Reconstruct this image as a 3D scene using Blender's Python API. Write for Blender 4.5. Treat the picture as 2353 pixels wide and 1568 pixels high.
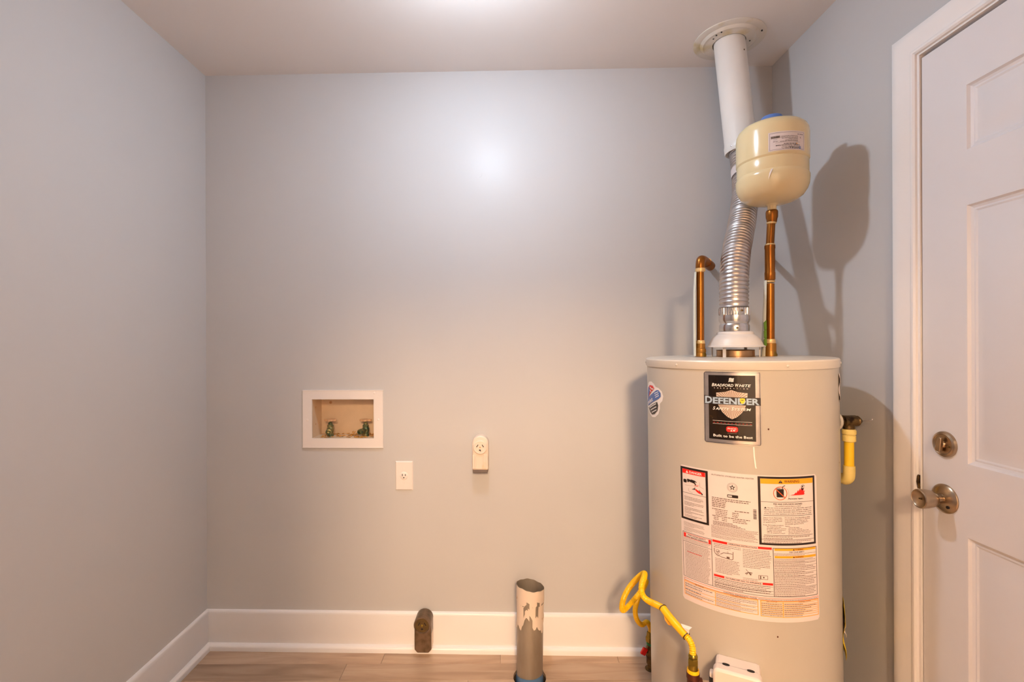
import bpy, math, random
from math import sin, cos, pi, radians
from mathutils import Vector, Matrix

# ------------------------------------------------------------------ clear
for o in list(bpy.data.objects):
    bpy.data.objects.remove(o)
scene = bpy.context.scene
COL = scene.collection
random.seed(7)

# ------------------------------------------------------------------ camera
W, H = 2353, 1568
FPX, VX, VY, CAMZ, ROLL = 1092.0, 1155.0, 787.0, 1.25, radians(0.2)
cam_d = bpy.data.cameras.new('camera')
cam = bpy.data.objects.new('camera', cam_d)
COL.objects.link(cam)
cam_d.sensor_fit = 'HORIZONTAL'
cam_d.sensor_width = 36.0
cam_d.lens = FPX / W * 36.0
cam_d.shift_x = (W / 2 - VX) / W
cam_d.shift_y = (VY - H / 2) / W
cam_d.clip_start = 0.02
cam.matrix_world = (Matrix.Translation((0, 0, CAMZ)) @ Matrix.Rotation(radians(90), 4, 'X')
                    @ Matrix.Rotation(-ROLL, 4, 'Z'))
scene.camera = cam

# ------------------------------------------------------------------ world, exposure
BULB_STRENGTH = 760.0
BULB_COLOR = (0.74, 0.862, 1.0)
WORLD_STRENGTH = 0.05
HALL_STRENGTH = 332.0
HALL_COLOR = (1.0, 0.685, 0.41)
WORLD_COLOR = (1.0, 0.71, 0.50)
world = bpy.data.worlds.new('world')
scene.world = world
world.use_nodes = True
bg = world.node_tree.nodes['Background']
bg.inputs[0].default_value = (*WORLD_COLOR, 1)
bg.inputs[1].default_value = WORLD_STRENGTH
vs = scene.view_settings
vs.view_transform = 'Standard'
vs.look = 'None'
vs.gamma = 1.0
vs.use_curve_mapping = False
vs.exposure = 0.06


# ------------------------------------------------------------------ materials
def lin(c):
    return tuple(((x / 255) / 12.92 if x / 255 <= 0.04045 else ((x / 255 + 0.055) / 1.055) ** 2.4) for x in c)


MATS = {}


def mat(name, rgb, rough=0.5, metal=0.0, var=0.05, scale=12.0, bump=0.0, bscale=200.0, rgb2=None, thr=None,
        spec=0.5, stretch=None, coat=0.0, emit=None):
    """procedural principled material: base colour with noise variation, optional second colour patches"""
    if name in MATS:
        return MATS[name]
    m = bpy.data.materials.new(name)
    m.use_nodes = True
    nt = m.node_tree
    b = nt.nodes['Principled BSDF']
    b.inputs['Roughness'].default_value = rough
    b.inputs['Metallic'].default_value = metal
    b.inputs['Specular IOR Level'].default_value = spec
    b.inputs['Coat Weight'].default_value = coat
    tc = nt.nodes.new('ShaderNodeTexCoord')
    mp = nt.nodes.new('ShaderNodeMapping')
    nt.links.new(tc.outputs['Object'], mp.inputs[0])
    if stretch:
        mp.inputs['Scale'].default_value = stretch
    nz = nt.nodes.new('ShaderNodeTexNoise')
    nz.inputs['Scale'].default_value = scale
    nz.inputs['Detail'].default_value = 4
    nt.links.new(mp.outputs[0], nz.inputs[0])
    rp = nt.nodes.new('ShaderNodeValToRGB')
    c = lin(rgb)
    if rgb2 is None:
        lo = tuple(x * (1 - var) for x in c)
        hi = tuple(min(1, x * (1 + var)) for x in c)
        p0, p1 = 0.3, 0.7
    else:
        lo, hi = c, lin(rgb2)
        p0, p1 = thr if thr else (0.5, 0.6)
    rp.color_ramp.elements[0].position = p0
    rp.color_ramp.elements[1].position = p1
    rp.color_ramp.elements[0].color = (*lo, 1)
    rp.color_ramp.elements[1].color = (*hi, 1)
    nt.links.new(nz.outputs[0], rp.inputs[0])
    nt.links.new(rp.outputs[0], b.inputs['Base Color'])
    if bump > 0:
        n2 = nt.nodes.new('ShaderNodeTexNoise')
        n2.inputs['Scale'].default_value = bscale
        n2.inputs['Detail'].default_value = 3
        nt.links.new(mp.outputs[0], n2.inputs[0])
        bp = nt.nodes.new('ShaderNodeBump')
        bp.inputs['Strength'].default_value = bump
        bp.inputs['Distance'].default_value = 0.001
        nt.links.new(n2.outputs[0], bp.inputs['Height'])
        nt.links.new(bp.outputs[0], b.inputs['Normal'])
    if emit:
        b.inputs['Emission Color'].default_value = (*emit[0], 1)
        b.inputs['Emission Strength'].default_value = emit[1]
    MATS[name] = m
    return m


def wood_mat():
    m = bpy.data.materials.new('laminate wood')
    m.use_nodes = True
    nt = m.node_tree
    b = nt.nodes['Principled BSDF']
    b.inputs['Roughness'].default_value = 0.38
    L = nt.links.new
    tc = nt.nodes.new('ShaderNodeTexCoord')
    oi = nt.nodes.new('ShaderNodeObjectInfo')
    mul = nt.nodes.new('ShaderNodeMath'); mul.operation = 'MULTIPLY'; mul.inputs[1].default_value = 37.0
    L(oi.outputs['Random'], mul.inputs[0])
    cb = nt.nodes.new('ShaderNodeCombineXYZ')
    L(mul.outputs[0], cb.inputs[0]); L(mul.outputs[0], cb.inputs[1])
    ad = nt.nodes.new('ShaderNodeVectorMath'); ad.operation = 'ADD'
    L(tc.outputs['Object'], ad.inputs[0]); L(cb.outputs[0], ad.inputs[1])
    mp = nt.nodes.new('ShaderNodeMapping'); mp.inputs['Scale'].default_value = (1.6, 13.0, 1.0)
    L(ad.outputs[0], mp.inputs[0])
    n1 = nt.nodes.new('ShaderNodeTexNoise'); n1.inputs['Scale'].default_value = 1.6; n1.inputs['Detail'].default_value = 6
    n1.inputs['Distortion'].default_value = 0.6
    L(mp.outputs[0], n1.inputs[0])
    rp = nt.nodes.new('ShaderNodeValToRGB')
    e = rp.color_ramp.elements
    e[0].position = 0.28; e[0].color = (*lin((154, 126, 104)), 1)
    e[1].position = 0.72; e[1].color = (*lin((206, 180, 156)), 1)
    k = e.new(0.5); k.color = (*lin((188, 158, 132)), 1)
    L(n1.outputs[0], rp.inputs[0])
    hs = nt.nodes.new('ShaderNodeHueSaturation')
    mr = nt.nodes.new('ShaderNodeMapRange'); mr.inputs['To Min'].default_value = 0.82; mr.inputs['To Max'].default_value = 1.12
    L(oi.outputs['Random'], mr.inputs[0]); L(mr.outputs[0], hs.inputs['Value'])
    L(rp.outputs[0], hs.inputs['Color']); L(hs.outputs[0], b.inputs['Base Color'])
    return m


M_WALL = mat('wall paint grey', (202, 200, 200), 0.36, var=0.012, scale=2.5, bump=0.04, bscale=60, spec=0.17)
M_CEIL = mat('ceiling paint', (236, 230, 226), 0.7, var=0.012, scale=2.5, bump=0.05, bscale=120)
M_TRIM = mat('trim paint white', (246, 241, 239), 0.3, var=0.012, scale=6)
M_DOOR = mat('door paint white', (232, 228, 230), 0.32, var=0.012, scale=6)
M_WOOD = wood_mat()
M_SUB = mat('subfloor board', (90, 72, 55), 0.9, var=0.2, scale=30)
M_JACKET = mat('heater jacket enamel', (187, 178, 166), 0.3, var=0.012, scale=5)
M_LID = mat('heater lid enamel', (206, 196, 184), 0.35, var=0.015, scale=8)
M_HOOD = mat('draft hood grey paint', (208, 200, 196), 0.4, var=0.03, scale=30)
M_STEEL = mat('bright galvanised steel', (205, 203, 203), 0.24, 1.0, var=0.06, scale=30, stretch=(1, 1, 6))
M_DUCT = mat('flexible aluminium', (198, 192, 190), 0.38, 1.0, var=0.06, scale=60)
M_BRONZE = mat('heat tinted flue steel', (176, 140, 104), 0.35, 1.0, var=0.1, scale=20)
M_COPPER = mat('aged copper', (160, 98, 32), 0.33, 0.8, rgb2=(118, 66, 20), thr=(0.35, 0.75), scale=22, stretch=(1, 1, .3))
M_SOLDER = mat('solder and flux', (214, 182, 128), 0.45, 0.5, var=0.2, scale=60)
M_WHITEPAINT = mat('white overspray', (222, 220, 206), 0.6, rgb2=(150, 175, 120), thr=(0.62, 0.75), scale=14)
M_PIPEWHITE = mat('white painted pipe', (238, 232, 226), 0.35, var=0.015, scale=10)
M_COLLAR = mat('ceiling collar paint', (228, 220, 208), 0.4, rgb2=(200, 176, 96), thr=(0.54, 0.72), scale=9)
M_TANK = mat('expansion tank cream enamel', (226, 204, 158), 0.2, var=0.02, scale=8)
M_BLUE = mat('blue plastic', (88, 122, 190), 0.4)
M_BLUETAPE = mat('blue film', (72, 108, 150), 0.35, var=0.15, scale=30)
M_PAPER = mat('label paper', (224, 209, 205), 0.45, var=0.01)
M_BLACK = mat('black print', (38, 24, 18), 0.4, var=0.05)
M_INK = mat('ink print', (104, 80, 70), 0.5, var=0.05)
M_GREYINK = mat('grey ink', (140, 118, 106), 0.5, var=0.05)
M_RED = mat('red print', (232, 28, 16), 0.45, var=0.03)
M_ORANGE = mat('orange print', (248, 166, 24), 0.45, var=0.03)
M_RUST = mat('orange red print', (214, 90, 40), 0.45, var=0.03)
M_PLATE = mat('defender plate black gloss', (24, 15, 9), 0.1, rgb2=(48, 32, 12), thr=(0.45, 0.7), scale=14)
M_CHROME = mat('silver foil', (206, 200, 198), 0.25, 0.9, var=0.1, scale=40)
M_WHITEINK = mat('white ink', (245, 236, 230), 0.45, var=0.01)
M_STEELBLUE = mat('steel blue ink', (168, 186, 204), 0.4, var=0.08, scale=80)
M_YELINK = mat('yellow ink', (250, 205, 40), 0.4)
M_NAVY = mat('blue ink', (70, 104, 170), 0.4)
M_SHIELD = mat('shield silver', (206, 188, 174), 0.4, 0.15, var=0.1, scale=50)
M_GAS = mat('yellow gas tubing jacket', (255, 196, 8), 0.36, var=0.05, scale=20)
M_BRASS = mat('brass', (150, 128, 52), 0.3, 0.9, var=0.15, scale=40)
M_IRON = mat('dark pipe fitting', (84, 40, 24), 0.45, 0.4, var=0.3, scale=30)
M_DARKBRASS = mat('dull dark brass', (120, 96, 60), 0.36, 0.8, rgb2=(50, 34, 20), thr=(0.45, 0.65), scale=40)
M_REDPL = mat('red plastic', (225, 20, 14), 0.35)
M_GREEN = mat('green band', (20, 130, 70), 0.4)
M_CPVC = mat('yellowed plastic pipe', (238, 214, 130), 0.35, var=0.04, scale=20)
M_NICKEL = mat('satin nickel', (180, 160, 136), 0.28, 1.0, var=0.06, scale=20)
M_WHITEPL = mat('white plastic', (240, 230, 224), 0.35, var=0.01)
M_IVORY = mat('ivory plastic', (238, 220, 204), 0.35, rgb2=(226, 188, 128), thr=(0.62, 0.8), scale=14)
M_BROWNPL = mat('brown bakelite', (112, 88, 68), 0.28, rgb2=(74, 56, 34), thr=(0.4, 0.7), scale=40)
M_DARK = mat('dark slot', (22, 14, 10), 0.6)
M_GREYPL = mat('grey plug', (120, 106, 100), 0.5)
M_BOXIN = mat('recess plastic tan', (226, 200, 170), 0.5, var=0.04, scale=18)
M_VERDI = mat('verdigris brass', (150, 142, 96), 0.38, 0.7, rgb2=(84, 108, 84), thr=(0.42, 0.62), scale=60)
M_TANHANDLE = mat('tan painted handle', (206, 160, 118), 0.45, var=0.1, scale=50)
M_DEBRIS = mat('dry brown flakes', (196, 140, 66), 0.8, var=0.3, scale=70)
M_GALV = mat('old galvanised pipe', (168, 156, 142), 0.42, 0.4, rgb2=(136, 122, 106), thr=(0.35, 0.7), scale=14, stretch=(1, 1, .25))
M_FOIL = mat('cream paint peeling from pipe', (234, 214, 196), 0.5, rgb2=(196, 150, 90), thr=(0.66, 0.8), scale=24)
M_GASBOX = mat('gas control white plastic', (232, 214, 202), 0.4, var=0.02, scale=15)
M_ENERGY = mat('yellow paper', (222, 190, 10), 0.5)
M_PORC = mat('porcelain', (240, 238, 232), 0.25)
M_GLOBE = mat('lit opal globe', (255, 240, 220), 0.3, emit=(HALL_COLOR, HALL_STRENGTH))
M_BULB = mat('lit bulb', (255, 250, 240), 0.3, emit=(BULB_COLOR, BULB_STRENGTH))
M_FRUST = mat('green stained fitting', (150, 104, 40), 0.42, 0.6, rgb2=(112, 92, 30), thr=(0.5, 0.65), scale=40)


# ------------------------------------------------------------------ mesh helpers
class MB:
    def __init__(self):
        self.v, self.f = [], []

    def add(self, vs, fs, M=None):
        n = len(self.v)
        for p in vs:
            p = Vector(p)
            self.v.append(tuple(M @ p) if M else tuple(p))
        self.f += [tuple(i + n for i in f) for f in fs]
        return self

    def box(self, x0, x1, y0, y1, z0, z1, M=None):
        vs = [(x, y, z) for x in (x0, x1) for y in (y0, y1) for z in (z0, z1)]
        fs = [(0, 1, 3, 2), (4, 6, 7, 5), (0, 4, 5, 1), (2, 3, 7, 6), (0, 2, 6, 4), (1, 5, 7, 3)]
        return self.add(vs, fs, M)

    def lathe(self, prof, seg=48, M=None, a0=0.0, a1=2 * pi):
        """prof: list of (r, z); revolve round z"""
        full = abs(a1 - a0 - 2 * pi) < 1e-6
        n = seg if full else seg + 1
        vs, fs = [], []
        for r, z in prof:
            for i in range(n):
                a = a0 + (a1 - a0) * i / seg
                vs.append((r * cos(a), r * sin(a), z))
        for j in range(len(prof) - 1):
            for i in range(seg):
                k = (i + 1) % n
                fs.append((j * n + i, j * n + k, (j + 1) * n + k, (j + 1) * n + i))
        if full:
            if prof[0][0] > 1e-5:
                fs.append(tuple(range(n - 1, -1, -1)))
            if prof[-1][0] > 1e-5:
                b = (len(prof) - 1) * n
                fs.append(tuple(b + i for i in range(n)))
        return self.add(vs, fs, M)

    def tube(self, pts, rad, seg=20, caps=True, M=None):
        pts = [Vector(p) for p in pts]
        n = len(pts)
        if not isinstance(rad, (list, tuple)):
            rad = [rad] * n
        tan = []
        for i in range(n):
            a, b = pts[max(0, i - 1)], pts[min(n - 1, i + 1)]
            t = (b - a)
            tan.append(t.normalized() if t.length > 1e-9 else Vector((0, 0, 1)))
        ref = Vector((0, 0, 1)) if abs(tan[0].z) < .9 else Vector((1, 0, 0))
        u = (ref - tan[0] * ref.dot(tan[0])).normalized()
        vs, fs = [], []
        for i in range(n):
            u = (u - tan[i] * u.dot(tan[i])).normalized()
            w = tan[i].cross(u)
            for k in range(seg):
                a = 2 * pi * k / seg
                vs.append(pts[i] + (u * cos(a) + w * sin(a)) * rad[i])
        for i in range(n - 1):
            for k in range(seg):
                k2 = (k + 1) % seg
                fs.append((i * seg + k, i * seg + k2, (i + 1) * seg + k2, (i + 1) * seg + k))
        if caps:
            fs.append(tuple(range(seg - 1, -1, -1)))
            fs.append(tuple((n - 1) * seg + k for k in range(seg)))
        return self.add(vs, fs, M)

    def prism(self, poly, h0, h1, M=None):
        """poly in local xy, extruded along z"""
        n = len(poly)
        vs = [(x, y, h0) for x, y in poly] + [(x, y, h1) for x, y in poly]
        fs = [tuple(range(n - 1, -1, -1)), tuple(range(n, 2 * n))]
        fs += [(i, (i + 1) % n, n + (i + 1) % n, n + i) for i in range(n)]
        return self.add(vs, fs, M)

    def build(self, name, m, parent=None, smooth=None, bevel=None, kind=None, label=None):
        me = bpy.data.meshes.new(name)
        me.from_pydata(self.v, [], self.f)
        me.materials.append(m)
        if smooth is not None:
            for p in me.polygons:
                p.use_smooth = True
            me.set_sharp_from_angle(angle=radians(smooth))
        me.update()
        o = bpy.data.objects.new(name, me)
        COL.objects.link(o)
        if parent:
            o.parent = parent
        if bevel:
            md = o.modifiers.new('bevel', 'BEVEL')
            md.width = bevel
            md.segments = 2
            md.limit_method = 'ANGLE'
            md.angle_limit = radians(40)
        if kind:
            o['kind'] = kind
        if label:
            o['label'] = label
        return o


def tag(o, label, cat, group=None):
    o['label'] = label
    o['category'] = cat
    if group:
        o['group'] = group
    return o


def thing(name, label, cat, loc, rot=(0, 0, 0), group=None):
    o = bpy.data.objects.new(name, None)
    COL.objects.link(o)
    o.location = loc
    o.rotation_euler = rot
    o.empty_display_size = 0.05
    return tag(o, label, cat, group)


def T(x, y, z):
    return Matrix.Translation((x, y, z))


def RX(d): return Matrix.Rotation(radians(d), 4, 'X')
def RY(d): return Matrix.Rotation(radians(d), 4, 'Y')
def RZ(d): return Matrix.Rotation(radians(d), 4, 'Z')


def axis_to(d):
    """matrix turning +z to direction d"""
    return Vector((0, 0, 1)).rotation_difference(Vector(d).normalized()).to_matrix().to_4x4()


def spline(ctrl, n=12):
    """Catmull-Rom through control points"""
    P = [Vector(p) for p in ctrl]
    P = [P[0] * 2 - P[1]] + P + [P[-1] * 2 - P[-2]]
    out = []
    for i in range(1, len(P) - 2):
        p0, p1, p2, p3 = P[i - 1], P[i], P[i + 1], P[i + 2]
        for k in range(n):
            t = k / n
            out.append(0.5 * ((2 * p1) + (p2 - p0) * t + (2 * p0 - 5 * p1 + 4 * p2 - p3) * t * t
                              + (3 * p1 - p0 - 3 * p2 + p3) * t ** 3))
    out.append(P[-2])
    return out


def resample(pts, step):
    out = [pts[0]]
    acc = 0
    for a, b in zip(pts, pts[1:]):
        L = (b - a).length
        while acc + L >= step:
            t = (step - acc) / L
            a = a.lerp(b, t)
            out.append(a)
            L = (b - a).length
            acc = 0
        acc += L
    out.append(pts[-1])
    return out


def at(u, v, Y):
    """photograph pixel + true depth -> world point (used once to survey positions)"""
    x, y = u - VX, -(v - VY)
    c, s = cos(-ROLL), sin(-ROLL)
    x, y = c * x - s * y, s * x + c * y
    return Vector((x / FPX * Y, Y, CAMZ + y / FPX * Y))


# flat print -------------------------------------------------------
_gcache = {}


def glyphs(body, bold=0.0, shear=0.0):
    key = (body, bold, shear)
    if key in _gcache:
        return _gcache[key]
    cu = bpy.data.curves.new('t', 'FONT')
    cu.body = body
    cu.resolution_u = 2
    cu.offset = bold
    cu.shear = shear
    cu.fill_mode = 'FRONT'
    ob = bpy.data.objects.new('t', cu)
    COL.objects.link(ob)
    dg = bpy.context.evaluated_depsgraph_get()
    me = bpy.data.meshes.new_from_object(ob.evaluated_get(dg))
    vs = [(p.co.x, p.co.y) for p in me.vertices]
    fs = [tuple(p.vertices) for p in me.polygons]
    bpy.data.objects.remove(ob)
    bpy.data.curves.remove(cu)
    bpy.data.meshes.remove(me)
    xs = [p[0] for p in vs]
    x0, x1 = min(xs), max(xs)
    r = ([(p[0] - x0, p[1]) for p in vs], fs, x1 - x0)
    _gcache[key] = r
    return r


def clip(pts, x, sg):
    """keep the side of the outline where sg*(a-x) >= 0"""
    out = []
    for (a0, b0), (a1, b1) in zip(pts, pts[1:] + pts[:1]):
        i0, i1 = sg * (a0 - x) >= 0, sg * (a1 - x) >= 0
        if i0:
            out.append((a0, b0))
        if i0 != i1:
            t = (x - a0) / (a1 - a0)
            out.append((x, b0 + (b1 - b0) * t))
    return out


class Print:
    """marks printed on a curved or flat surface; fn(a, b, off) -> xyz"""
    def __init__(self, fn, off, step=0.006):
        self.fn, self.off, self.step = fn, off, step
        self.mb = MB()

    def rect(self, a0, b0, a1, b1):
        n = max(1, int(math.ceil(abs(a1 - a0) / self.step)))
        vs, fs = [], []
        for i in range(n + 1):
            a = a0 + (a1 - a0) * i / n
            vs += [self.fn(a, b0, self.off), self.fn(a, b1, self.off)]
        for i in range(n):
            fs.append((2 * i, 2 * i + 2, 2 * i + 3, 2 * i + 1))
        self.mb.add(vs, fs)
        return self

    def frame(self, a0, b0, a1, b1, w, h=None):
        h = h or w
        self.rect(a0, b0, a1, b0 + h)
        self.rect(a0, b1 - h, a1, b1)
        self.rect(a0, b0 + h, a0 + w, b1 - h)
        self.rect(a1 - w, b0 + h, a1, b1 - h)
        return self

    def poly(self, pts):
        """outline cut into narrow upright strips so that it follows the curve of the surface"""
        lo, hi = min(p[0] for p in pts), max(p[0] for p in pts)
        n = max(1, int(math.ceil((hi - lo) / self.step)))
        for i in range(n):
            c = clip(clip(pts, lo + (hi - lo) * i / n, 1), lo + (hi - lo) * (i + 1) / n, -1) if n > 1 else pts
            if len(c) > 2:
                self.mb.add([self.fn(a, b, self.off) for a, b in c], [tuple(range(len(c)))])
        return self

    def strip(self, pts, w):
        for (a0, b0), (a1, b1) in zip(pts, pts[1:]):
            d = Vector((a1 - a0, b1 - b0))
            if d.length < 1e-9:
                continue
            n = Vector((-d.y, d.x)).normalized() * w / 2
            self.poly([(a0 + n.x, b0 + n.y), (a1 + n.x, b1 + n.y), (a1 - n.x, b1 - n.y), (a0 - n.x, b0 - n.y)])
        return self

    def disc(self, a, b, r, r2=None, n=28):
        r2 = r2 or r
        return self.poly([(a + r * cos(2 * pi * k / n), b + r2 * sin(2 * pi * k / n)) for k in range(n)])

    def ring(self, a, b, r, w, n=36):
        for k in range(n):
            t0, t1 = 2 * pi * k / n, 2 * pi * (k + 1) / n
            self.poly([(a + r * cos(t0), b + r * sin(t0)), (a + r * cos(t1), b + r * sin(t1)),
                       (a + (r - w) * cos(t1), b + (r - w) * sin(t1)), (a + (r - w) * cos(t0), b + (r - w) * sin(t0))])
        return self

    def text(self, s, a, b, h, w=None, align='C', bold=0.0, shear=0.0, rot=0.0):
        vs, fs, tw = glyphs(s, bold, shear)
        k = h / 0.70
        kx = (w / tw) if w else k * 0.95
        off = {'L': 0, 'C': -tw / 2, 'R': -tw}[align]
        c_, s_ = cos(rot), sin(rot)
        out = []
        for x, y in vs:
            px, py = (x + off) * kx, y * k
            out.append(self.fn(a + px * c_ - py * s_, b + px * s_ + py * c_, self.off))
        self.mb.add(out, fs)
        return self

    def words(self, a0, b, a1, h, rnd, fill=1.0):
        """one line of print too fine to read"""
        a = a0
        end = a0 + (a1 - a0) * fill
        while a < end - h:
            L = rnd.uniform(1.2, 5.0) * h
            L = min(L, end - a)
            self.rect(a, b, a + L, b + h)
            a += L + h * 0.75
        return self

    def para(self, a0, b0, a1, b1, n, rnd, fillh=0.42, last=0.6):
        """n lines between top b1 and bottom b0"""
        p = (b1 - b0) / n
        for i in range(n):
            y = b1 - p * (i + 1) + p * 0.30
            self.words(a0, y, a1, p * fillh * 0.78, rnd, rnd.uniform(0.9, 1.0) if i < n - 1 else last)
        return self

    def build(self, name, m, parent, label=None, kind=None):
        return self.mb.build(name, m, parent, label=label, kind=kind)


# ------------------------------------------------------------------ room shell
XL, XR, ZC, YF = -1.223, 1.083, 2.354, -0.40
SK = -0.025                       # the back wall runs slightly out of square


def yb(x): return 1.93 + SK * x


MB_BACK = T(0, 1.93, 0) @ Matrix.Rotation(math.atan(SK), 4, 'Z')     # x along the back wall, -y into the room

# washing-machine box opening in the back wall
BX0, BX1, BZ0, BZ1 = -0.786, -0.522, 0.856, 1.022
w = MB()
for x0, x1, z0, z1 in ((XL - .02, BX0, 0, ZC), (BX1, XR + .02, 0, ZC), (BX0, BX1, 0, BZ0), (BX0, BX1, BZ1, ZC)):
    w.box(x0, x1, 0, 0.12, z0, z1, MB_BACK)
wall_back = w.build('wall_back', M_WALL, kind='structure')
arc = [MB_BACK @ Vector((-.092 + .011 * cos(radians(t)), -.0002, 1.934 + .011 * sin(radians(t)))) for t in range(-100, 21, 15)]
MB().tube(arc, .0007, 6).build('paint_drip', M_WALL, wall_back, smooth=60)
MB().box(XL - .1, XL, YF - .1, 1.98, 0, ZC).build('wall_left', M_WALL, kind='structure')

# right wall with the door opening
DY1, DY0, DZ1 = 1.250, 0.446, 2.005
w = MB()
w.box(XR, XR + .1, DY1, 1.93, 0, ZC)
w.box(XR, XR + .1, YF - .1, DY0, 0, ZC)
w.box(XR, XR + .1, DY0, DY1, DZ1, ZC)
w.build('wall_right', M_WALL, kind='structure')
# wall behind the camera, with the open doorway the light comes in by
DX0, DX1, DZ = -0.195, 0.545, 1.95
w = MB()
w.box(XL, DX0, YF - .1, YF, 0, ZC)
w.box(DX1, XR, YF - .1, YF, 0, ZC)
w.box(DX0, DX1, YF - .1, YF, DZ, ZC)
w.build('wall_front', M_WALL, kind='structure')
# the hall outside that doorway, where a warm globe lamp burns
HY0, ZH = -3.1, 2.75
MB().box(XL - .1, XL, HY0, YF - .1, 0, ZH).build('wall_hall_left', M_WALL, kind='structure')
MB().box(XR, XR + .1, HY0, YF - .1, 0, ZH).build('wall_hall_right', M_WALL, kind='structure')
MB().box(XL - .1, XR + .1, HY0 - .1, HY0, 0, ZH).build('wall_hall_back', M_WALL, kind='structure')
MB().box(XL, XR, YF - .1, YF - .06, ZC + .1, ZH).build('wall_hall_front', M_WALL, kind='structure')
MB().box(XL - .1, XR + .1, HY0 - .1, YF, ZH, ZH + .1).build('ceiling_hall', M_CEIL, kind='structure')
MB().box(XL - .1, XR + .1, HY0 - .1, YF - .1, -.1, 0).build('floor_hall', M_WOOD, kind='structure')
MB().box(XL - .1, XR + .1, YF - .1, 2.06, ZC, ZC + .1).build('ceiling', M_CEIL, kind='structure')

# floor: subfloor with planks, pierced for the dryer vent pipe
HOLE = (0.0965, 1.773)
floor = MB().box(XL - .1, XR + .1, YF - .1, 2.06, -0.112, -0.012).build('floor', M_SUB, kind='structure')
cutter = MB().lathe([(0.061, -0.1), (0.061, 0.05)], 48, T(HOLE[0], HOLE[1], 0)).build('cutter', M_SUB)


def cut(o):
    md = o.modifiers.new('cut', 'BOOLEAN')
    md.operation = 'DIFFERENCE'
    md.object = cutter
    md.solver = 'EXACT'
    dg = bpy.context.evaluated_depsgraph_get()
    me = bpy.data.meshes.new_from_object(o.evaluated_get(dg))
    o.modifiers.clear()
    o.data = me


cut(floor)
rows = [1.85, 1.759]
while rows[-1] > YF + 0.1:
    rows.append(rows[-1] - 0.0905)
seams = {0: [-0.478, -0.013, 0.45], 1: [-0.61, 0.61], 2: [-0.132]}
rp = random.Random(3)
top = None
PG = 0.0004
for i, y0 in enumerate(rows):
    y1 = top if top is not None else None
    if i in seams:
        sx = seams[i]
    else:
        s0 = XL + rp.uniform(0.2, 1.1)
        sx = [s0 + 1.15 * k for k in range(3) if s0 + 1.15 * k < XR - 0.1]
    xs = [XL + .002] + sx + [XR - .002]
    for a, b in zip(xs, xs[1:]):
        a_, b_ = a + PG, b - PG
        cx, cy = (a_ + b_) / 2, y0
        ya, yb_ = (yb(a_) - .004, yb(b_) - .004) if y1 is None else (y1 - PG, y1 - PG)
        vs = []
        for z, e in ((-0.012, 0), (-0.0008, 0), (0, 0.0008)):
            vs += [(a_ + e - cx, y0 + PG + e - cy, z), (b_ - e - cx, y0 + PG + e - cy, z),
                   (b_ - e - cx, yb_ - e - cy, z), (a_ + e - cx, ya - e - cy, z)]
        fs = [(3, 2, 1, 0), (8, 9, 10, 11)]
        for q in (0, 4):
            fs += [(q + k, q + (k + 1) % 4, q + 4 + (k + 1) % 4, q + 4 + k) for k in range(4)]
        pl = MB().add(vs, fs).build('plank', M_WOOD, floor)
        pl.location = (cx, cy, 0)
        if a_ < HOLE[0] + .062 and b_ > HOLE[0] - .062 and y0 < HOLE[1] + .062 and (y1 or 1.9) > HOLE[1] - .062:
            bpy.context.view_layer.update()
            cut(pl)
    top = y0
bpy.data.objects.remove(cutter)


# baseboards with shoe moulding
BB = [(0, 0), (0.013, 0), (0.013, 0.141), (0.011, 0.147), (0.006, 0.1525), (0, 0.1545)]
SHOE = [(0.013, 0), (0.031, 0), (0.0305, 0.006), (0.0285, 0.013), (0.025, 0.019), (0.0195, 0.0235), (0.013, 0.025)]


def run(name, M, x0, x1, m0=0.0, m1=0.0):
    """profile (depth, height) extruded along local x, mitre = x shift per unit of depth at both ends"""
    def ext(prof):
        n = len(prof)
        mb = MB()
        vs = [(x0 + d * m0, -d, z) for d, z in prof] + [(x1 + d * m1, -d, z) for d, z in prof]
        fs = [tuple(range(n)), tuple(range(2 * n - 1, n - 1, -1))]
        fs += [((i + 1) % n, i, n + i, n + (i + 1) % n) for i in range(n)]
        return mb.add(vs, fs, M)
    b = ext(BB).build(name, M_TRIM, smooth=50, kind='structure')
    ext(SHOE).build('shoe_moulding', M_TRIM, b, smooth=50)
    return b


run('baseboard_back', MB_BACK, XL, XR, 1, -1)
ML = T(XL, 0, 0) @ RZ(90)          # local x -> +Y, local -y -> +X
run('baseboard_left', ML, YF, 1.96, 0, -1)
MR = T(XR, 0, 0) @ RZ(-90)         # local x -> -Y, local -y -> -X
run('baseboard_right', MR, -1.902, -1.306, 1, 0)

# door casing (mitred), jamb, slab
CAS = [(0, 0), (0, .007), (.004, .0105), (.009, .011), (.013, .0085), (.018, .0095), (.03, .0125), (.046, .0155),
       (.06, .016), (.064, .014), (.066, .010), (.066, 0)]
cy1, cz1, cy0 = 1.238, 1.996, 0.458
vs, n = [], len(CAS)
for q in range(4):
    for w_, t in CAS:
        yy = cy1 + w_ if q < 2 else cy0 - w_
        zz = (0 if q in (0, 3) else cz1 + w_)
        vs.append((XR - t, yy, zz))
fs = []
for q in range(3):
    for i in range(n - 1):
        fs.append((q * n + i, q * n + i + 1, (q + 1) * n + i + 1, (q + 1) * n + i))
fs += [tuple(range(n)), tuple(range(4 * n - 1, 3 * n - 1, -1))]
MB().add(vs, fs).build('trim_1', M_TRIM, smooth=35, kind='structure')
jb = MB()
jb.box(XR - .001, XR + .1, 1.2315, 1.2495, 0, 1.9905)
jb.box(XR - .001, XR + .1, 0.4465, 0.4645, 0, 1.9905)
jb.box(XR - .001, XR + .1, 0.4465, 1.2495, 1.9905, 2.0045)
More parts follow.
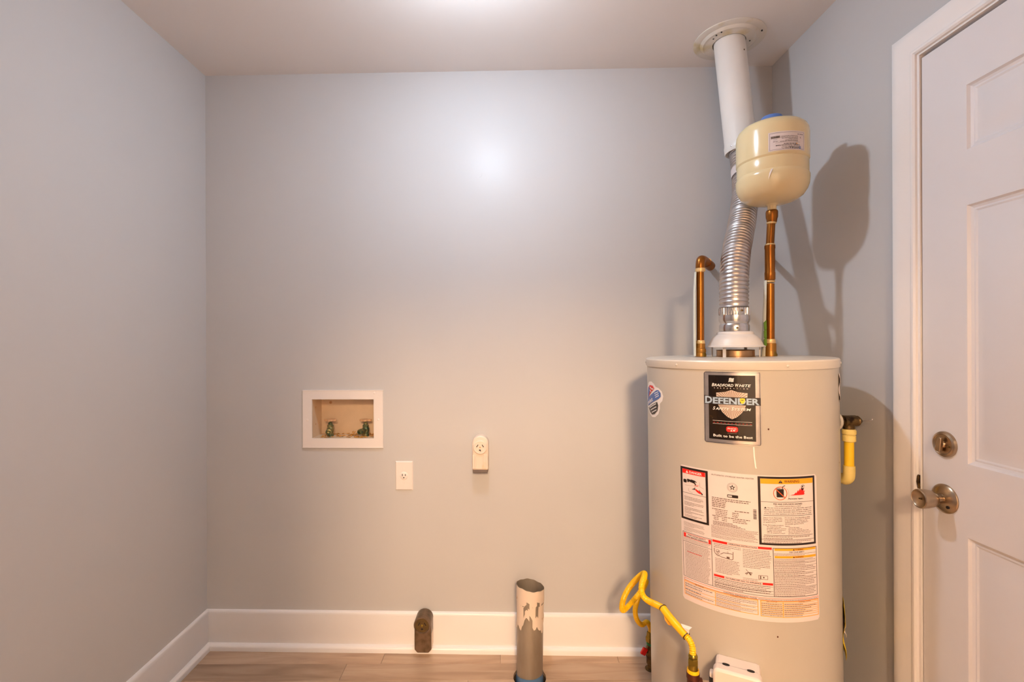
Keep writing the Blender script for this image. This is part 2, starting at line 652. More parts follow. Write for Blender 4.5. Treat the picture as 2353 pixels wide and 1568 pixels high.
jb.box(XR + .048, XR + .06, 1.219, 1.2315, 0, 1.9905)
jb.box(XR + .048, XR + .06, 0.4645, 0.477, 0, 1.9905)
jb.box(XR + .048, XR + .06, 0.4645, 1.2315, 1.978, 1.9905)
jamb = jb.build('trim_2', M_TRIM, kind='structure')
sp = MB()
sp.box(XR - .0035, XR - .0012, 1.2318, 1.247, 0.866, 0.902)
sp.tube([(XR - .003, 1.233, .869), (XR - .006, 1.2345, .884), (XR - .003, 1.236, .900)], .0028, 8)
sp.build('strike_plate', M_DARKBRASS, jamb, bevel=.0008, label='worn dark metal latch plate on the jamb')

SX = XR + .003                      # room-side face of the slab
SY1, SY0, SZ1 = 1.2285, 0.4675, 1.981
PY = [(1.115, 0.887), (0.809, 0.581)]
PZ = [(1.6925, 1.8525), (0.957, 1.571), (0.215, 0.7925)]
sl = MB()
sl.box(SX, SX + .036, PY[0][0], SY1, 0.008, SZ1)
sl.box(SX, SX + .036, PY[1][0], PY[0][1], 0.008, SZ1)
sl.box(SX, SX + .036, SY0, PY[1][1], 0.008, SZ1)
for (a, b) in PY:
    for z0, z1 in ((0.008, PZ[2][0]), (PZ[2][1], PZ[1][0]), (PZ[1][1], PZ[0][0]), (PZ[0][1], SZ1)):
        sl.box(SX, SX + .036, b, a, z0, z1)
door = sl.build('door_1', M_DOOR, kind='structure')
RINGS = [(0, 0), (.004, .0005), (.008, .006), (.013, .0085), (.017, .0075), (.021, .0095), (.026, .0095), (.046, .003)]
for (a, b) in PY:
    for z0, z1 in PZ:
        vs, fs = [], []
        for d, dep in RINGS:
            vs += [(SX + dep, a - d, z0 + d), (SX + dep, b + d, z0 + d), (SX + dep, b + d, z1 - d), (SX + dep, a - d, z1 - d)]
        m = len(RINGS)
        for k in range(m - 1):
            for c in range(4):
                fs.append((k * 4 + c, k * 4 + (c + 1) % 4, k * 4 + 4 + (c + 1) % 4, k * 4 + 4 + c))
        q = (m - 1) * 4
        fs.append((q, q + 1, q + 2, q + 3))
        vs += [(SX + .03, a, z0), (SX + .03, b, z0), (SX + .03, b, z1), (SX + .03, a, z1)]
        fs.append((m * 4 + 3, m * 4 + 2, m * 4 + 1, m * 4))
        MB().add(vs, fs).build('door_panel', M_DOOR, door, smooth=25)

ML_X = Matrix.Rotation(radians(-90), 4, 'Y')      # local z -> -X
KM = T(SX, 1.1675, 0.862) @ ML_X
knob = MB().lathe([(.0125, .006), (.0125, .024), (.0175, .029), (.0205, .036), (.0225, .048), (.0235, .060), (.0228, .0645),
                   (.0205, .066), (.0195, .0645), (.010, .0605), (0, .0595)], 48, KM).build('door_knob', M_NICKEL, door, smooth=40)
MB().lathe([(.0355, 0), (.0355, .0025), (.034, .0045), (.027, .008), (.0165, .011), (.013, .012)], 48, KM).build('rosette', M_NICKEL, knob, smooth=30)
MB().box(-.0035, .0035, -.0012, .0012, .055, .0625, KM @ RZ(90)).build('turn_button', M_DARKBRASS, knob)
MB().lathe([(.0035, .008), (.0035, .0115), (0, .0115)], 16, KM @ T(-.016, -.017, 0)).build('release_hole', M_DARK, knob)
DM = T(SX, 1.1665, 0.996) @ ML_X
dead = MB().lathe([(.0315, 0), (.0315, .003), (.030, .006), (.0255, .0085), (.0225, .0065), (0, .006)], 48, DM).build('deadbolt', M_NICKEL, door, smooth=30)
tt = MB()
tt.lathe([(.0095, .006), (.0085, .0115), (.005, .013), (0, .013)], 24, DM)
tt.prism([(-.0185, -.0055), (-.012, -.0075), (.012, -.0045), (.018, -.003), (.018, .003), (.012, .0045), (-.012, .0075), (-.0185, .0055)],
         .0105, .0185, DM @ RZ(-12))
tt.build('thumb_turn', M_NICKEL, dead, smooth=30, bevel=.0015)
MB().lathe([(.0028, .0062), (.0028, .009), (0, .0095)], 16, DM @ T(-.003, -.0165, 0)).build('screw', M_DARKBRASS, dead)

# ------------------------------------------------------------------ ceiling lamp (just above the frame) that lights the room
LX, LY, LZ = -0.095, 1.25, 2.235
lamp = thing('ceiling_lamp', 'bare bulb in a white porcelain holder on the ceiling', 'lamp', (LX, LY, ZC))
MB().lathe([(.058, 0), (.058, -.01), (.05, -.02), (.03, -.035), (.024, -.055), (.019, -.055), (0, -.05)], 40).build('lamp_holder', M_PORC, lamp, smooth=40)
MB().lathe([(.013, -.050), (.016, -.062), (.024, -.084), (.034, -.106), (.0365, -.1155), (.0340, -.1155), (.0335, -.1142), (0, -.1142)], 32).build('bulb_collar', M_PORC, lamp, smooth=40)
MB().lathe([(.032, -.1142)] + [(.032 * cos(radians(t)), -.1145 - .034 * sin(radians(t))) for t in range(10, 91, 10)], 32).build('bulb', M_BULB, lamp, smooth=60)

hall = thing('hall_lamp', 'warm round globe lamp on the hall ceiling outside the doorway', 'lamp', (0.10, -1.90, ZH))
MB().lathe([(.075, 0), (.075, -.012), (.05, -.02), (.014, -.02), (.014, -.23), (0, -.23)], 32).build('lamp_base', M_PORC, hall, smooth=40)
MB().lathe([(.03, -.215)] + [(.18 * sin(radians(t)), -.39 + .18 * cos(radians(t))) for t in range(12, 181, 8)], 32).build('globe', M_GLOBE, hall, smooth=60)

# ------------------------------------------------------------------ water heater
HX, HY, HR = 0.7325, 1.47, 0.262
heater = thing('water_heater', 'tall light grey cylindrical gas water heater standing in the corner', 'water heater', (HX, HY, 0),
               (0, -0.0105, 0))
MB().lathe([(.235, 0), (.235, .03), (HR, .031), (HR, 1.1775), (0, 1.1775)], 144).build('jacket', M_JACKET, heater, smooth=40)
lid = MB().lathe([(HR + .0025, 1.1765), (HR + .0032, 1.178), (HR + .0032, 1.197), (HR + .001, 1.2005), (HR - .004, 1.2015), (.2, 1.203), (0, 1.2035)], 144).build('lid', M_LID, heater, smooth=30)


def hfn(a, b, off, R=HR):
    t = a / R
    return ((R + off) * sin(t), -(R + off) * cos(t), b)


for s_ in (-0.2763, 0.0033, 0.26, -0.48):
    t = s_ / HR
    Mx = T(*hfn(s_, 1.187, .003)) @ axis_to((sin(t), -cos(t), 0))
    MB().lathe([(.0038, 0), (.0036, .0012), (.002, .0022), (0, .0024)], 12, Mx).build('screw', M_LID, lid, smooth=40)

# draft hood, flue collar and legs (the lid is at 1.2035)
hood = MB().lathe([(.047, 1.281), (.050, 1.2795), (.0525, 1.276), (.053, 1.272), (.0615, 1.2655), (.0685, 1.257), (.0740, 1.247), (.0775, 1.2385),
                   (.083, 1.2355), (.083, 1.2335), (.0765, 1.2335), (.070, 1.241), (.055, 1.2655), (.047, 1.278)], 64).build('draft_hood', M_HOOD, heater, smooth=30)
for a in (-142, -38, 38, 142):
    Ma = RZ(a)
    MB().prism([(.0665, -.0045), (.069, -.0045), (.069, .0045), (.0665, .0045)], 1.2025, 1.237, Ma).build('leg', M_HOOD, hood)
MB().lathe([(.055, 1.2035), (.055, 1.2055), (.0535, 1.2065), (.0535, 1.222), (.0545, 1.2235), (.053, 1.2245), (.048, 1.2245), (.048, 1.2045)], 64).build('flue_collar', M_BRONZE, heater, smooth=30)
MB().lathe([(.0475, 1.2045), (.0475, 1.2055), (0, 1.2055)], 48).build('flue_opening', M_DARK, heater)

# --- brand plate
rnd = random.Random(11)


def plate_outline(a0, b0, a1, b1, r, n=6):
    pts = []
    for cx, cy, t0 in ((a1 - r, b1 - r, 0), (a0 + r, b1 - r, 90), (a0 + r, b0 + r, 180), (a1 - r, b0 + r, 270)):
        for k in range(n + 1):
            t = radians(t0 + 90 * k / n)
            pts.append((cx + r * cos(t), cy + r * sin(t)))
    return pts


def sheet(a0, b0, a1, b1, r, thick, name, m, parent, base=0.0, label=None):
    """label sheet wrapped on the jacket, rounded corners, real thickness"""
    n = max(8, int((a1 - a0) / .005))
    cols = []
    for i in range(n + 1):
        a = a0 + (a1 - a0) * i / n
        d = min(a - a0, a1 - a)
        e = 0 if d >= r else r - math.sqrt(max(0, r * r - (r - d) ** 2))
        cols.append((a, b0 + e, b1 - e))
    mb = MB()
    vs, fs = [], []
    for a, lo, hi in cols:
        vs += [hfn(a, lo, base + thick), hfn(a, hi, base + thick), hfn(a, lo, base), hfn(a, hi, base)]
    for i in range(n):
        k = 4 * i
        fs += [(k, k + 4, k + 5, k + 1), (k + 2, k + 3, k + 7, k + 6), (k + 1, k + 5, k + 7, k + 3), (k, k + 2, k + 6, k + 4)]
    fs += [(0, 1, 3, 2), (4 * n, 4 * n + 2, 4 * n + 3, 4 * n + 1)]
    return mb.add(vs, fs).build(name, m, parent, label=label)


PA0, PA1, PB0, PB1 = -0.1975, -0.0618, 0.9826, 1.1724
plate = sheet(PA0, PB0, PA1, PB1, .005, .0012, 'brand_plate', M_CHROME, heater, label='silver framed black brand plate')
mp = Print(hfn, .0014)
mp.frame(PA0 + .0018, PB0 + .0018, PA1 - .0018, PB1 - .0018, .0009)
mp.build('border_line', M_BLACK, plate)
p = Print(hfn, .00145)
p.rect(-.1852, .9935, -.0742, 1.1628)
p.build('black_field', M_PLATE, plate)
p = Print(hfn, .0016)
shield = [(-.1295, 1.125), (-.1150, 1.1195), (-.0925, 1.1175), (-.0935, 1.100), (-.0975, 1.083), (-.106, 1.066), (-.1185, 1.054), (-.1290, 1.0488),
          (-.1395, 1.054), (-.152, 1.066), (-.1610, 1.083), (-.1652, 1.100), (-.1662, 1.1165), (-.1440, 1.1195)]
p.poly(shield)
p.build('shield', M_SHIELD, plate)
p = Print(hfn, .0017)
sc = (-.1293, 1.09)
for k in range(44):
    t = 2 * pi * k / 44
    d = Vector((cos(t), sin(t)))
    best = .05
    for q in range(len(shield)):
        x1, y1 = shield[q]; x2, y2 = shield[(q + 1) % len(shield)]
        ex, ey = x2 - x1, y2 - y1
        den = d.x * ey - d.y * ex
        if abs(den) < 1e-9:
            continue
        r_ = ((x1 - sc[0]) * ey - (y1 - sc[1]) * ex) / den
        l_ = ((x1 - sc[0]) * d.y - (y1 - sc[1]) * d.x) / den
        if r_ > 0 and 0 <= l_ <= 1:
            best = min(best, r_)
    nx = Vector((-d.y, d.x))
    p0 = Vector(sc) + d * .004
    p1 = Vector(sc) + d * (best - .0008)
    hw = .0011
    p.poly([(p0.x, p0.y), (p1.x - nx.x * hw, p1.y - nx.y * hw), (p1.x + nx.x * hw, p1.y + nx.y * hw)])
p.build('shield_rays', mat('shield dark ray', (150, 122, 104), 0.4, 0.2), plate, kind='stuff')
p = Print(hfn, .0018)
p.rect(-.1965, 1.0860, -.0625, 1.1062)
p2 = [(-.1965, 1.1062), (-.1965, 1.1085), (-.168, 1.1062)]
p.poly(p2)
p.build('name_band', mat('name outline dark', (46, 36, 32), 0.35), plate)
p = Print(hfn, .0020)
p.text('D', -.1940, 1.0882, .0180, w=.0180, align='L', bold=.035)
p.text('EFENDER', -.1745, 1.0882, .0155, w=.1090, align='L', bold=.035)
for x in (-.192, -.172, -.157, -.1425, -.1275):
    p.rect(x - .003, 1.0882, x + .006, 1.0893)
p.build('name_lettering', M_STEELBLUE, plate, kind='stuff')
p = Print(hfn, .0022)
p.poly([(-.1105, 1.1035), (-.1045, 1.1045), (-.0985, 1.1035), (-.0990, 1.096), (-.1015, 1.0915), (-.1045, 1.0895), (-.1075, 1.0915), (-.1100, 1.096)])
p.build('yellow_badge', M_YELINK, plate)
p = Print(hfn, .0023)
p.rect(-.1075, 1.0985, -.1020, 1.1000)
p.build('badge_mark', M_BLACK, plate)
p = Print(hfn, .0021)
p.text('B', -.1768, 1.1335, .0082, w=.0062, align='L', bold=.012, shear=.25)
p.text('RADFORD', -.1702, 1.1335, .0068, w=.0455, align='L', bold=.012, shear=.25)
p.text('W', -.1210, 1.1335, .0082, w=.0088, align='L', bold=.012, shear=.25)
p.text('HITE', -.1120, 1.1335, .0068, w=.0275, align='L', bold=.012, shear=.25)
for k, ch in enumerate('CORPORATION'):
    p.text(ch, -.1700 + k * .0077, 1.1275, .0030, align='C')
p.text('S', -.1750, 1.0715, .0082, w=.0065, align='L', bold=.012, shear=.25)
p.text('AFETY', -.1680, 1.0715, .0066, w=.0335, align='L', bold=.012, shear=.25)
p.text('S', -.1305, 1.0720, .0082, w=.0065, align='L', bold=.012, shear=.25)
p.text('YSTEM', -.1235, 1.0720, .0066, w=.0385, align='L', bold=.003, shear=.25)
p.text('Built to be the Best', -.1283, 1.0005, .0064, w=.0925, bold=.012)
for b in (1.0425, 1.0345):
    p.rect(-.1755, b, -.0830, b + .0006)
# little waving flag above the name
for k in range(4):
    y = 1.1470 + k * .0026
    p.strip([(-.1360 + k * .0004, y), (-.1325 + k * .0004, y + .0010), (-.1290 + k * .0004, y - .0004), (-.1245 + k * .0004, y + .0004)], .0017)
p.rect(-.1363, 1.1455, -.1357, 1.1480)
p.text('PHCC', -.1293, 1.0218, .0042, w=.0205, bold=.015)
p.poly([(-.1335, 1.0172), (-.1310, 1.0212), (-.1285, 1.0172)])
p.rect(-.1270, 1.0178, -.1225, 1.0205)
p.build('white_lettering', M_WHITEINK, plate, kind='stuff')
p = Print(hfn, .0019)
p.text('- - - - - - - - - - -', -.1290, 1.0365, .0040, w=.090, bold=.02)
p.poly(plate_outline(-.1432, 1.0150, -.1155, 1.0295, .0055))
p.build('red_badge', M_RED, plate, kind='stuff')
p = Print(hfn, .0019)
p.words(-.1400, 1.0112, -.1180, .0010, rnd)
p.build('small_print', M_GREYINK, plate, kind='stuff')

# --- round service sticker on the left shoulder of the jacket
ST = Matrix.Rotation(radians(26), 2)


def stfn(a, b, off):
    return hfn(-.400 + a * 1.45, 1.0765 + b, off)


def capsule(r, cx, cy, L, ang, n=14):
    """capsule outline"""
    out = []
    c, s = cos(ang), sin(ang)
    for sg, base in ((1, -90), (-1, 90)):
        for k in range(n + 1):
            t = radians(base + 180 * k / n)
            x, y = sg * L / 2 + r * cos(t), r * sin(t)
            out.append((cx + x * c - y * s, cy + x * s + y * c))
    return out


OUT = [(-.020, .052), (-.004, .054), (.010, .048), (.018, .040), (.030, .038), (.041, .030), (.046, .016), (.043, .002), (.034, -.008), (.034, -.022), (.028, -.040),
       (.014, -.052), (-.002, -.055), (-.018, -.048), (-.030, -.034), (-.042, -.020), (-.046, -.004), (-.044, .016), (-.038, .034), (-.030, .046)]
p = Print(stfn, .0006)
p.poly(OUT)
stick = p.build('service_sticker', M_WHITEPL, heater, label='white sticker with flag, blue band and black stripes')
p = Print(stfn, .0012)
p.poly([(-.036, .014), (-.030, .032), (-.014, .042), (.004, .042), (.012, .034), (-.016, .012), (-.034, -.006)])
p.build('red_patch', M_RED, stick)
p = Print(stfn, .0014)
p.poly([(-.036, .014), (-.030, .030), (-.020, .038), (-.014, .024), (-.022, .008), (-.034, -.006)])
p.build('blue_patch', M_NAVY, stick)
p = Print(stfn, .0014)
p.poly([(-.040, -.014), (-.038, -.022), (-.030, -.026), (.030, .006), (.038, .014), (.038, .024), (.030, .032), (.022, .031), (-.034, -.004)])
p.build('blue_band', M_NAVY, stick)
p = Print(stfn, .0014)
p.poly([(-.026, -.030), (.024, -.004), (.028, -.014), (.025, -.030), (.012, -.043), (-.002, -.047), (-.014, -.042)])
p.build('black_patch', M_BLACK, stick)
p = Print(stfn, .0019)
p.text('project', -.012, -.0125, .0120, w=.040, bold=.02, rot=radians(28))
for k in range(3):
    p.strip([(.013 + k * .002, .0195 - k * .0055), (.030 + k * .001, .0275 - k * .0055)], .0020)
for k in range(3):
    p.strip([(-.016 + k * .007, -.029 - k * .006), (.020 + k * .001, -.010 - k * .009)], .0024)
p.strip([(-.012, .036), (.000, .031), (.008, .033)], .0035)
p.strip([(-.014, .027), (-.004, .022)], .0035)
p.build('white_marks', M_WHITEINK, stick, kind='stuff')

# --- large instruction label
A0, A1, B0, B1 = -0.2710, 0.0820, 0.5350, 0.9085


def lfn(a, b, off):                 # label hangs very slightly skewed with the jacket seam
    return hfn(a + (0.9 - b) * 0.012, b, off)


def lsheet(a0, b0, a1, b1, off, name, m, parent, label=None):
    p = Print(lfn, off)
    p.rect(a0, b0, a1, b1)
    return p.build(name, m, parent, label=label)


n = 70
cols = []
mb = MB()
vs, fs = [], []
r_ = .006
for i in range(n + 1):
    a = A0 + (A1 - A0) * i / n
    d = min(a - A0, A1 - a)
    e = 0 if d >= r_ else r_ - math.sqrt(max(0, r_ * r_ - (r_ - d) ** 2))
    for k in range(9):
        b = (B0 + e) + (B1 - B0 - 2 * e) * k / 8
        vs.append(lfn(a, b, .0006))
for i in range(n):
    for k in range(8):
        fs.append((i * 9 + k, i * 9 + 9 + k, i * 9 + 10 + k, i * 9 + 1 + k))
label = mb.add(vs, fs).build('instruction_label', M_PAPER, heater, label='large white instruction and warning label')

# black, thick
p = Print(lfn, .0010)
p.frame(-.2695, .7590, -.1905, .9045, .0062, .0058)
p.build('danger_frame', M_BLACK, label)
p = Print(lfn, .0010)
p.frame(-.0722, .7308, .0752, .9055, .0058, .0052)
p.build('warning_frame', M_BLACK, label)
# red
p = Print(lfn, .0010)
p.rect(-.2628, .8868, -.1975, .8985)
p.build('danger_band', M_RED, label)
p = Print(lfn, .0010)
p.frame(-.2632, .7090, -.1868, .7208, .0008)
p.rect(-.2632, .7090, -.2565, .7208); p.rect(-.1930, .7090, -.1868, .7208)
p.rect(-.1828, .7186, -.1470, .7247); p.rect(-.0755, .7196, -.0435, .7250)
p.rect(-.1812, .6280, -.1560, .6337); p.rect(-.0670, .6283, -.0425, .6337)
# hand and flame
p.poly([(-.2240, .8500), (-.2205, .8480), (-.2140, .8455), (-.2100, .8430), (-.2070, .8405), (-.2095, .8385), (-.2150, .8392), (-.2215, .8425), (-.2262, .8470)])
fl = [(.0040, .8580), (.0150, .8605), (.0200, .8655), (.0215, .8630), (.0260, .8715), (.0268, .8670), (.0320, .8760), (.0322, .8700), (.0372, .8790), (.0372, .8690),
      (.0420, .8745), (.0412, .8670), (.0455, .8700), (.0425, .8630), (.0445, .8610), (.0410, .8585)]
pf = Print(lfn, .0010)
pf.poly(fl)
pf.build('flame_picture', M_RED, label)
p.text('HOT', -.2218, .8566, .0042, w=.0115, bold=.01)
for k in range(2):
    p.words(-.2540, .6705 - k * .0001 - k * .0095 * 0, -.2120, .0011, rnd)
p.build('red_print', M_RED, label, kind='stuff')
# rust outlines of the headings
p = Print(lfn, .0009)
p.frame(-.1828, .7186, -.0435, .7247, .0006)
p.frame(-.1812, .6280, -.0425, .6337, .0006)
p.frame(-.2645, .5885, .0795, .5955, .0009)
p.ring(-.0195, .8635, .0172, .0017)
p.build('rust_print', M_RUST, label, kind='stuff')
# orange
p = Print(lfn, .0010)
p.rect(-.0660, .8872, .0690, .9000)
p.build('warning_band', M_ORANGE, label)
p = Print(lfn, .0010)
p.rect(-.0372, .7172, .0735, .7230)
p.rect(-.0372, .6983, .0735, .7040)
p.frame(-.2650, .5495, -.0785, .5885, .0014)
p.rect(-.1800, .5495, -.1785, .5860)
for b in (.5845, .5700, .5615):
    p.rect(-.2650, b, -.0785, b + .0010)
p.frame(-.0735, .5475, .0795, .5885, .0016)
p.rect(-.0205, .5475, -.0188, .5860)
for k in range(7):
    b = .5835 - k * .0049
    p.rect(-.0735, b, .0795, b + .0012)
p.build('orange_print', M_ORANGE, label, kind='stuff')
p = Print(lfn, .0018)
p.strip([(-.0310, .8750), (-.0080, .8520)], .0022)
p.build('prohibition_bar', M_RUST, label)
# white letters in red heading, legible black text
p = Print(lfn, .0013)
p.text('DANGER', -.2240, .8893, .0064, w=.0350, bold=.015)
p.poly([(-.2525, .8888), (-.2485, .8965), (-.2445, .8888)])
p.build('white_lettering', M_WHITEINK, label, kind='stuff')
p = Print(lfn, .0014)
p.rect(-.2489, .8915, -.2481, .8945); p.rect(-.2489, .8898, -.2481, .8906)
p.build('danger_mark', M_RED, label, kind='stuff')
p = Print(lfn, .0013)
# thin rules
p.rect(-.2633, .8332, -.1965, .8340)
p.rect(-.0662, .8408, .0692, .8416)
for b, a0, a1 in ((.8064, -.0610, .0650), (.7558, -.0610, .0655), (.7448, -.0665, .0690)):
    p.rect(a0, b, a1, b + .0009)
p.frame(-.2665, .6000, -.1845, .7240, .0010)
p.rect(-.2660, .6965, -.1845, .6972)
p.rect(-.1845, .5997, -.0410, .6006)
p.frame(-.0410, .5997, .0765, .7240, .0012)
for b in (.6240, .6125, .6055):
    p.rect(-.1820, b, -.0420, b + .0006)
for b in (.6880, .6790, .6615, .6515, .6250):
    p.rect(-.0390, b, .0745, b + .0006)
# headings
p.text('WARNING', .0100, .8905, .0066, w=.0390, bold=.012)
p.poly([(-.0240, .8895), (-.0185, .8970), (-.0130, .8895)])
p.text('AUTOMATIC STORAGE WATER HEATER', -.1310, .8962, .0036, w=.1005)
p.text('FIRE AND EXPLOSION HAZARD', -.0003, .8345, .0036, w=.0730, bold=.015)
p.text('Can result in serious injury or death', -.0003, .8296, .0030, w=.0660)
p.poly([(-.0590, .8243), (-.0560, .8290), (-.0530, .8243)])
L = ['Do not store or use gasoline or other flammable vapors and',
     'liquids in the vicinity of this or any other appliance. Storage of or',
     'use of gasoline or other flammable vapors or liquids in the vicinity',
     'of this or any other appliance can result in serious injury or death.']
for k, s_ in enumerate(L):
    a = -.0505 if k == 0 else -.0590
    p.text(s_, a, .8248 - k * .0049, .0030, w=.0630 - a, align='L')
L = [('Vapors from flammable', .045), ('liquids can explode and', .045), ('catch fire causing death', .045), ('or severe burns.', .030)]
for k, (s_, w_) in enumerate(L):
    p.text(s_, -.0620, .7998 - k * .0040, .0026, w=w_, align='L')
L = [('Do not use or store flammable products', .068), ('such as gasoline, solvents or adhesives', .068), ('in the same room or area near the', .060), ('appliance or any other appliance if', .062), ('any possible ignition source.', .050)]
for k, (s_, w_) in enumerate(L):
    p.text(s_, -.0100, .8005 - k * .0040, .0026, w=w_, align='L')
p.text('Keep flammable products', -.0620, .7810, .0026, w=.048, align='L')
for k, (s_, w_) in enumerate([('far away from any', .034), ('possible ignition source', .046), ('in approved containers', .044), ('tightly closed and', .034), ("out of children's reach", .043)]):
    p.text(s_, -.0535, .7770 - k * .0040, .0026, w=w_, align='L')
p.text('Vapors:', -.0100, .7790, .0026, w=.012, align='L')
for k, (s_, w_) in enumerate([('cannot be seen', .028), ('are heavier than air', .036), ('go a long way on the floor and', .054), ('can be carried from other rooms to', .060), ('possible ignition sources by air', .058)]):
    p.text(s_, -.0015, .7752 - k * .0038, .0025, w=w_, align='L')
p.text('Flammable Vapors', .0200, .8482, .0034, w=.0380, bold=.012)
p.text('FOR YOUR SAFETY', -.2250, .7158, .0034, w=.050, bold=.008)
p.text('READ BEFORE OPERATING', -.2250, .7106, .0034, w=.060, bold=.012)
p.text('OPERATING INSTRUCTIONS', -.1110, .7198, .0036, w=.066, bold=.012)
p.text('TO TURN OFF GAS TO APPLIANCE', -.1115, .6290, .0036, w=.083, bold=.012)
p.text('WARNING', .0250, .7182, .0036, w=.0230, bold=.015)
p.poly([(.0080, .7180), (.0105, .7222), (.0130, .7180)])
p.text('FOR YOUR SAFETY', .0190, .7120, .0035, w=.0400, bold=.012)
p.text('WARNING', .0250, .6993, .0036, w=.0230, bold=.015)
p.poly([(.0080, .6990), (.0105, .7032), (.0130, .6990)])
p.text('CONTROL DIAGNOSTIC CODES', -.1200, .5900, .0036, w=.0780, bold=.012)
p.text('LED STATUS', -.2210, .5860, .0026, w=.024, bold=.01)
p.text('CONTROL STATUS', -.1250, .5858, .0026, w=.036, bold=.01)
p.text('LED STATUS', -.0470, .5858, .0026, w=.025, bold=.01)
p.text('CONTROL STATUS', .0370, .5858, .0026, w=.034, bold=.01)
# barcode
y = .7947
while y < .8200:
    h_ = rnd.uniform(.0005, .0016)
    p.rect(-.0842, y, -.0768, y + h_)
    y += h_ + rnd.uniform(.0004, .0010)
# faucet picture
p.poly(plate_outline(-.2602, .8610, -.2500, .8705, .003))
p.strip([(-.2470, .8725), (-.2455, .8640)], .0045)
p.strip([(-.2470, .8700), (-.2260, .8665)], .0062)
p.strip([(-.2285, .8680), (-.2235, .8600)], .0030)
p.strip([(-.2370, .8720), (-.2250, .8705), (-.2215, .8672)], .0022)
for k in range(4):
    p.strip([(-.2262, .8478), (-.2345 + k * .0028, .8470 + k * .0022)], .0013)
p.strip([(-.2150, .8490), (-.2115, .8445), (-.2060, .8400)], .0014)
p.rect(-.2085, .8370, -.2050, .8400)
# petrol can, lit match
p.poly([(-.0285, .8535), (-.0110, .8535), (-.0110, .8745), (-.0290, .8745)])
p.strip([(-.0145, .8745), (-.0135, .8805), (-.0075, .8835)], .0016)
p.strip([(-.0290, .8760), (-.0220, .8768), (-.0190, .8755)], .0013)
p.poly([(.0345, .8790), (.0350, .8735), (.0375, .8690), (.0420, .8745), (.0440, .8800), (.0425, .8770), (.0395, .8750), (.0362, .8765)])
p.disc(.0385, .8795, .0020)
p.strip([(.0345, .8790), (.0360, .8825), (.0395, .8835), (.0430, .8825), (.0440, .8795)], .0011)
# star seal and pill
star = []
for k in range(10):
    rr = .0078 if k % 2 == 0 else .0032
    t = pi / 2 + k * pi / 5
    star.append((-.1312 + rr * cos(t), .8702 + rr * sin(t)))
p.poly(star)
p.ring(-.1312, .8702, .0120, .0005)
p.ring(-.1312, .8702, .0095, .0004)
p.poly(plate_outline(-.1437, .8436, -.1180, .8510, .0015))
p.build('black_lettering', M_BLACK, label, kind='stuff')
p = Print(lfn, .0015)
p.disc(-.1312, .8700, .0022)
p.rect(-.1420, .8455, -.1325, .8490)
p.text('!', -.0185, .8902, .0050, w=.0010)
p.build('cream_marks', M_PAPER, label, kind='stuff')
# fine print nobody could read
p = Print(lfn, .0013)
for b, k, l in ((.8250, 3, .85), (.8100, 3, .5), (.7955, 3, .35), (.7840, 2, .4), (.7745, 2, .65)):
    p.para(-.2588, b - k * .0037, -.2025, b, k, rnd, .36, l)
p.para(-.2620, .7405, -.2010, .7530, 4, rnd, .3, .5)
p.para(-.2620, .7270, -.2010, .7390, 4, rnd, .3, .4)
for k, f in enumerate((1.0, .95, .42, .42, .42, .40)):
    p.words(-.1815, .8365 - k * .0046, -.0900 if k < 2 else -.1000, .0019, rnd, f)
p.words(-.1815, .8065, -.1440, .0018, rnd); p.words(-.1270, .8085, -.0940, .0020, rnd)
for k in range(3):
    p.words(-.1730, .8020 - k * .0044, -.1450, .0016, rnd); p.words(-.1330, .8030 - k * .0046, -.1180, .0018, rnd)
p.words(-.1815, .7885, -.0910, .0018, rnd)
for k in range(2):
    for a in (-.1780, -.1580, -.1320):
        p.words(a, .7840 - k * .0044, a + (.012 if a < -.14 else .033), .0016, rnd)
for k in range(4):
    p.words(-.1800, .7742 - k * .0030, -.1320 + k * .010, .0013, rnd)
p.para(-.1850, .7545, -.0745, .7635, 3, rnd, .42, 1.0)
p.para(-.1850, .7410, -.0745, .7545, 5, rnd, .45, 1.0)
p.para(-.1850, .7310, -.0745, .7400, 3, rnd, .4, .45)
p.para(-.0620, .7460, .0660, .7552, 2, rnd, .4, .55)
p.para(-.0620, .7358, .0660, .7442, 2, rnd, .4, .75)
p.para(-.2630, .6975, -.1870, .7085, 3, rnd, .3, .9)
p.para(-.2600, .6030, -.1890, .6945, 24, rnd, .36, .9)
p.para(-.1800, .7045, -.1120, .7175, 3, rnd, .34, .6)
p.para(-.1770, .6400, -.1180, .6790, 10, rnd, .36, .7)
p.para(-.1110, .6670, -.0440, .7165, 12, rnd, .36, .6)
p.para(-.1800, .6010, -.0450, .6270, 6, rnd, .40, .5)
p.para(-.1120, .6350, -.0700, .6420, 2, rnd, .34, .8)
for (b0, b1, k) in ((.7048, .7112, 2), (.6885, .6975, 3), (.6800, .6875, 2), (.6620, .6785, 4), (.6520, .6610, 2), (.6260, .6510, 6), (.6010, .6245, 6)):
    p.para(-.0385, b0, .0735, b1, k, rnd, .40, .7)
for (a0, a1, b0, b1, k) in ((-.2620, -.1820, .5720, .5840, 2), (-.2620, -.1820, .5625, .5695, 1), (-.2620, -.1820, .5510, .5610, 2), (-.1770, -.0810, .5715, .5840, 3),
                            (-.1770, -.0810, .5625, .5700, 2), (-.1770, -.0810, .5508, .5612, 3)):
    p.para(a0, b0, a1, b1, k, rnd, .35, .6)
for k in range(7):
    b = .5805 - k * .0049
    p.words(-.0710, b, -.0215, .0013, rnd); p.words(-.0170, b, .0770, .0013, rnd, rnd.uniform(.5, .95))
p.words(-.0780, .5912, .0770, .0012, rnd)
